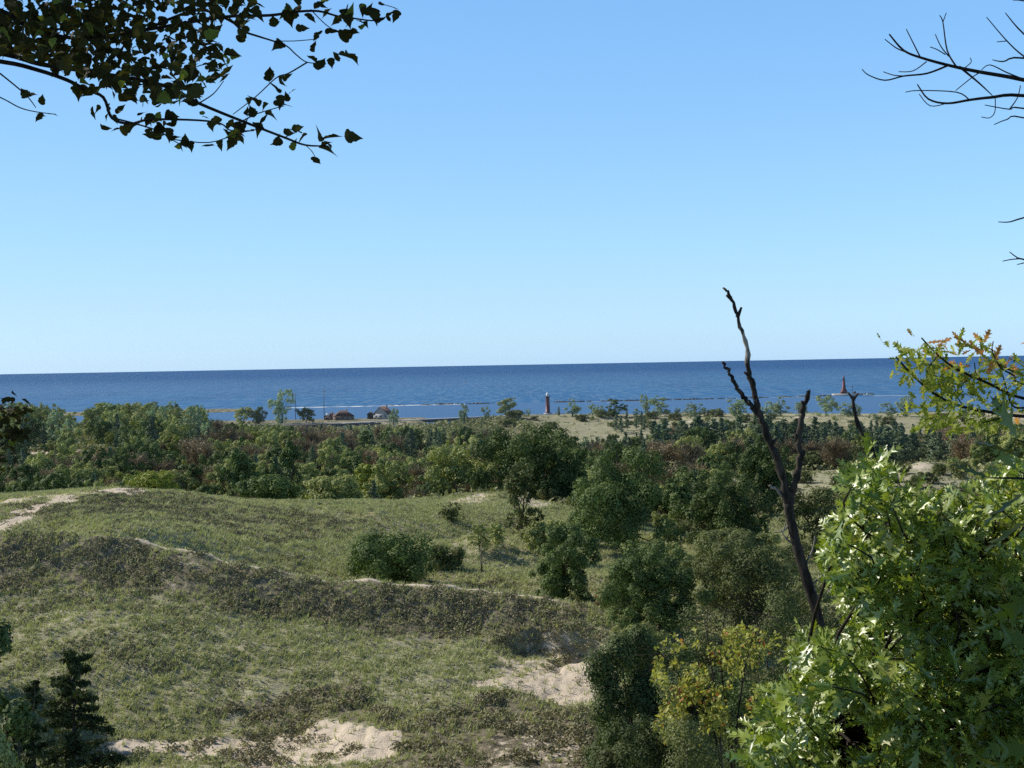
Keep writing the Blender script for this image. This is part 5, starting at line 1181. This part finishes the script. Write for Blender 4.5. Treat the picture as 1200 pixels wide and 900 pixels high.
# --- lower left and left edge
def left_foreground():
    r = np.random.default_rng(35)
    def pine(px, ty, wpx, d, seed, label, nleaf=9000):
        q = P(px, ty, d); z = Z1(q[0], d); H = q[2] - z
        tree_thing('pine_tree', pine_parts(seed, H, wpx / F * d, nleaf, 7 / F * d, 1.8, .95, .03), M_pinefront, (q[0], d, z), label)
    pine(86, 765, 175, 40, 301, 'dark young pine at the bottom left corner in front of the slope', 15000)
    pine(38, 800, 110, 37, 302, 'small pine at the left edge of the bottom corner, left of the taller young pine', 9000)
    for i, (px, ty, w, d, lab, m) in enumerate(((-22, 700, 100, 34, 'shaded leafy tree at the left edge above the young pine', M_oakdark), (0, 850, 80, 30, 'low leafy bush in the bottom left corner', M_broad), (-125, 590, 180, 92, 'dark tree just beyond the left edge of the view', M_oakdark))):
        q = P(px, ty, d); z = Z1(q[0], d); H = q[2] - z
        tree_thing('broadleaf_tree' if i != 1 else 'bush', broad_parts(310 + i, H, w / F * d, H * .06, 26, 9000, 7 / F * d, .28), m, (q[0], d, z - .1), lab, 'bush' if i == 1 else 'tree')
    # small leafy sprig
    d = 6.0; k = d / F; g = P(-120, 800, 6.2); o = np.array([g[0], 6.2, Z1(g[0], 6.2)]); e = empty('young_tree', o, 'dark leafy sprig poking in at the left edge below the lake', 'tree')
    tr = MB(); tr.tube(smooth_line(np.array([[0, 0, -.2], P(-110, 700, 6.2) - o, P(-90, 520, 6.1) - o])), np.linspace(.04, .01, 9), 7); tr.obj('trunk', M_trunk, e, smooth=True)
    br = MB(); T = []
    for s in ([(-95, 560, 6.1), (-30, 520), (5, 490), (18, 478)], [(-95, 580, 6.1), (-30, 545), (10, 515), (22, 505)], [(-95, 600, 6.1), (-40, 560), (0, 540)], [(-90, 540, 6.1), (-30, 490), (0, 480)]):
        L = smooth_line(pxline(s, d, .02)); br.tube(L - o, np.linspace(2, .6, len(L)) * k, 5); T += list(L[5:])
    T = np.array(T); B = np.repeat(T, 6, 0) + r.normal(size=(len(T) * 6, 3)) * .028; lv = MB()
    leaves_mesh(lv, B - o, rand_dirs(len(B), r), np.array([0, -.6, .7]) + r.normal(size=B.shape) * .5, r.uniform(.03, .055, len(B)), 'ovate', r, r.uniform(0, 1, len(B)), .3, .3, .2)
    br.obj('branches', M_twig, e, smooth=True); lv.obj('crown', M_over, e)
left_foreground()

# ------------------------------------------------------------------ light
az = math.atan2(-0.88, 0.42); el = math.radians(36)
sd = Vector((math.sin(az) * math.cos(el), math.cos(az) * math.cos(el), math.sin(el)))
sl = bpy.data.lights.new('sun', 'SUN'); sl.energy = 5.0; sl.angle = math.radians(.53); sl.color = (1.0, .95, .86)
so = bpy.data.objects.new('sun', sl); C.objects.link(so); so.rotation_euler = sd.to_track_quat('Z', 'Y').to_euler(); so.location = (-200, 100, 300)
w = bpy.data.worlds.new("World"); S.world = w; w.use_nodes = True; nt = w.node_tree; nt.nodes.clear()
sk = nt.nodes.new('ShaderNodeTexSky'); sk.sky_type = 'NISHITA'; sk.sun_disc = False; sk.sun_elevation = el; sk.sun_rotation = az
sk.altitude = 50; sk.air_density = 1.0; sk.dust_density = 0.3; sk.ozone_density = 2.5
bg = nt.nodes.new('ShaderNodeBackground'); bg.inputs[1].default_value = 0.12; ow = nt.nodes.new('ShaderNodeOutputWorld')
tc = nt.nodes.new('ShaderNodeTexCoord'); sp = nt.nodes.new('ShaderNodeSeparateXYZ'); nt.links.new(tc.outputs['Generated'], sp.inputs[0])
cr = nt.nodes.new('ShaderNodeValToRGB'); nt.links.new(sp.outputs[2], cr.inputs[0]); els = cr.color_ramp.elements      # sky tint by elevation; unseen zenith darkened to cut fill light
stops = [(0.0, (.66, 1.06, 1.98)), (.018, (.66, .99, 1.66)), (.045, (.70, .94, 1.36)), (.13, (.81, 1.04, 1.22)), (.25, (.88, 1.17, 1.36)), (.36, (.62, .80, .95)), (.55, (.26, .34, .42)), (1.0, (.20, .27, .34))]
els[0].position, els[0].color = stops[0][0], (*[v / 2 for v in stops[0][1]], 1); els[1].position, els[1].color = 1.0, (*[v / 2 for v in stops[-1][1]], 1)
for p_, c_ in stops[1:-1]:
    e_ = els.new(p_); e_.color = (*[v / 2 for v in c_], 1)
vd = nt.nodes.new('ShaderNodeVectorMath'); vd.operation = 'DOT_PRODUCT'; nt.links.new(tc.outputs['Generated'], vd.inputs[0]); vd.inputs[1].default_value = (sd.x, sd.y, 0)
sunside = nt.nodes.new('ShaderNodeMapRange'); nt.links.new(vd.outputs['Value'], sunside.inputs[0])
for i_, v_ in ((1, .05), (2, .75), (3, 1.03), (4, .60)): sunside.inputs[i_].default_value = v_
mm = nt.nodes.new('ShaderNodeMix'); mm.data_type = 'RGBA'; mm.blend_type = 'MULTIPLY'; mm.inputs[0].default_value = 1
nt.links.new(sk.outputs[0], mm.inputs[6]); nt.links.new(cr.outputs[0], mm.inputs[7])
bg.inputs[1].default_value = 0.295
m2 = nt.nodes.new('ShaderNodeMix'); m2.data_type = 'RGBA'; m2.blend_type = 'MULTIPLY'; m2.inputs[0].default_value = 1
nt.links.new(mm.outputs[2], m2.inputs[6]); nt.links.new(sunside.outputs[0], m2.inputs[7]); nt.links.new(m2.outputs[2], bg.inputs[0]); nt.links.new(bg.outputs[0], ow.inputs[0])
print('COUNTS', CNT, len(taken))

def haze():
    m, nt_, out = newmat('lake_haze'); v = N(nt_, 'ShaderNodeVolumeScatter'); v.inputs['Color'].default_value = (.80, .90, 1, 1); v.inputs['Density'].default_value = HAZE; v.inputs['Anisotropy'].default_value = .35
    nt_.links.new(v.outputs[0], out.inputs['Volume'])
    mb = MB(); mb.box((0, 1750, 40), (3000, 3040, 120)); tag(mb.obj('haze', m), 'thin bluish haze over the wood and the lake shore', 'haze', kind='stuff')
HAZE = 0.000032
haze()
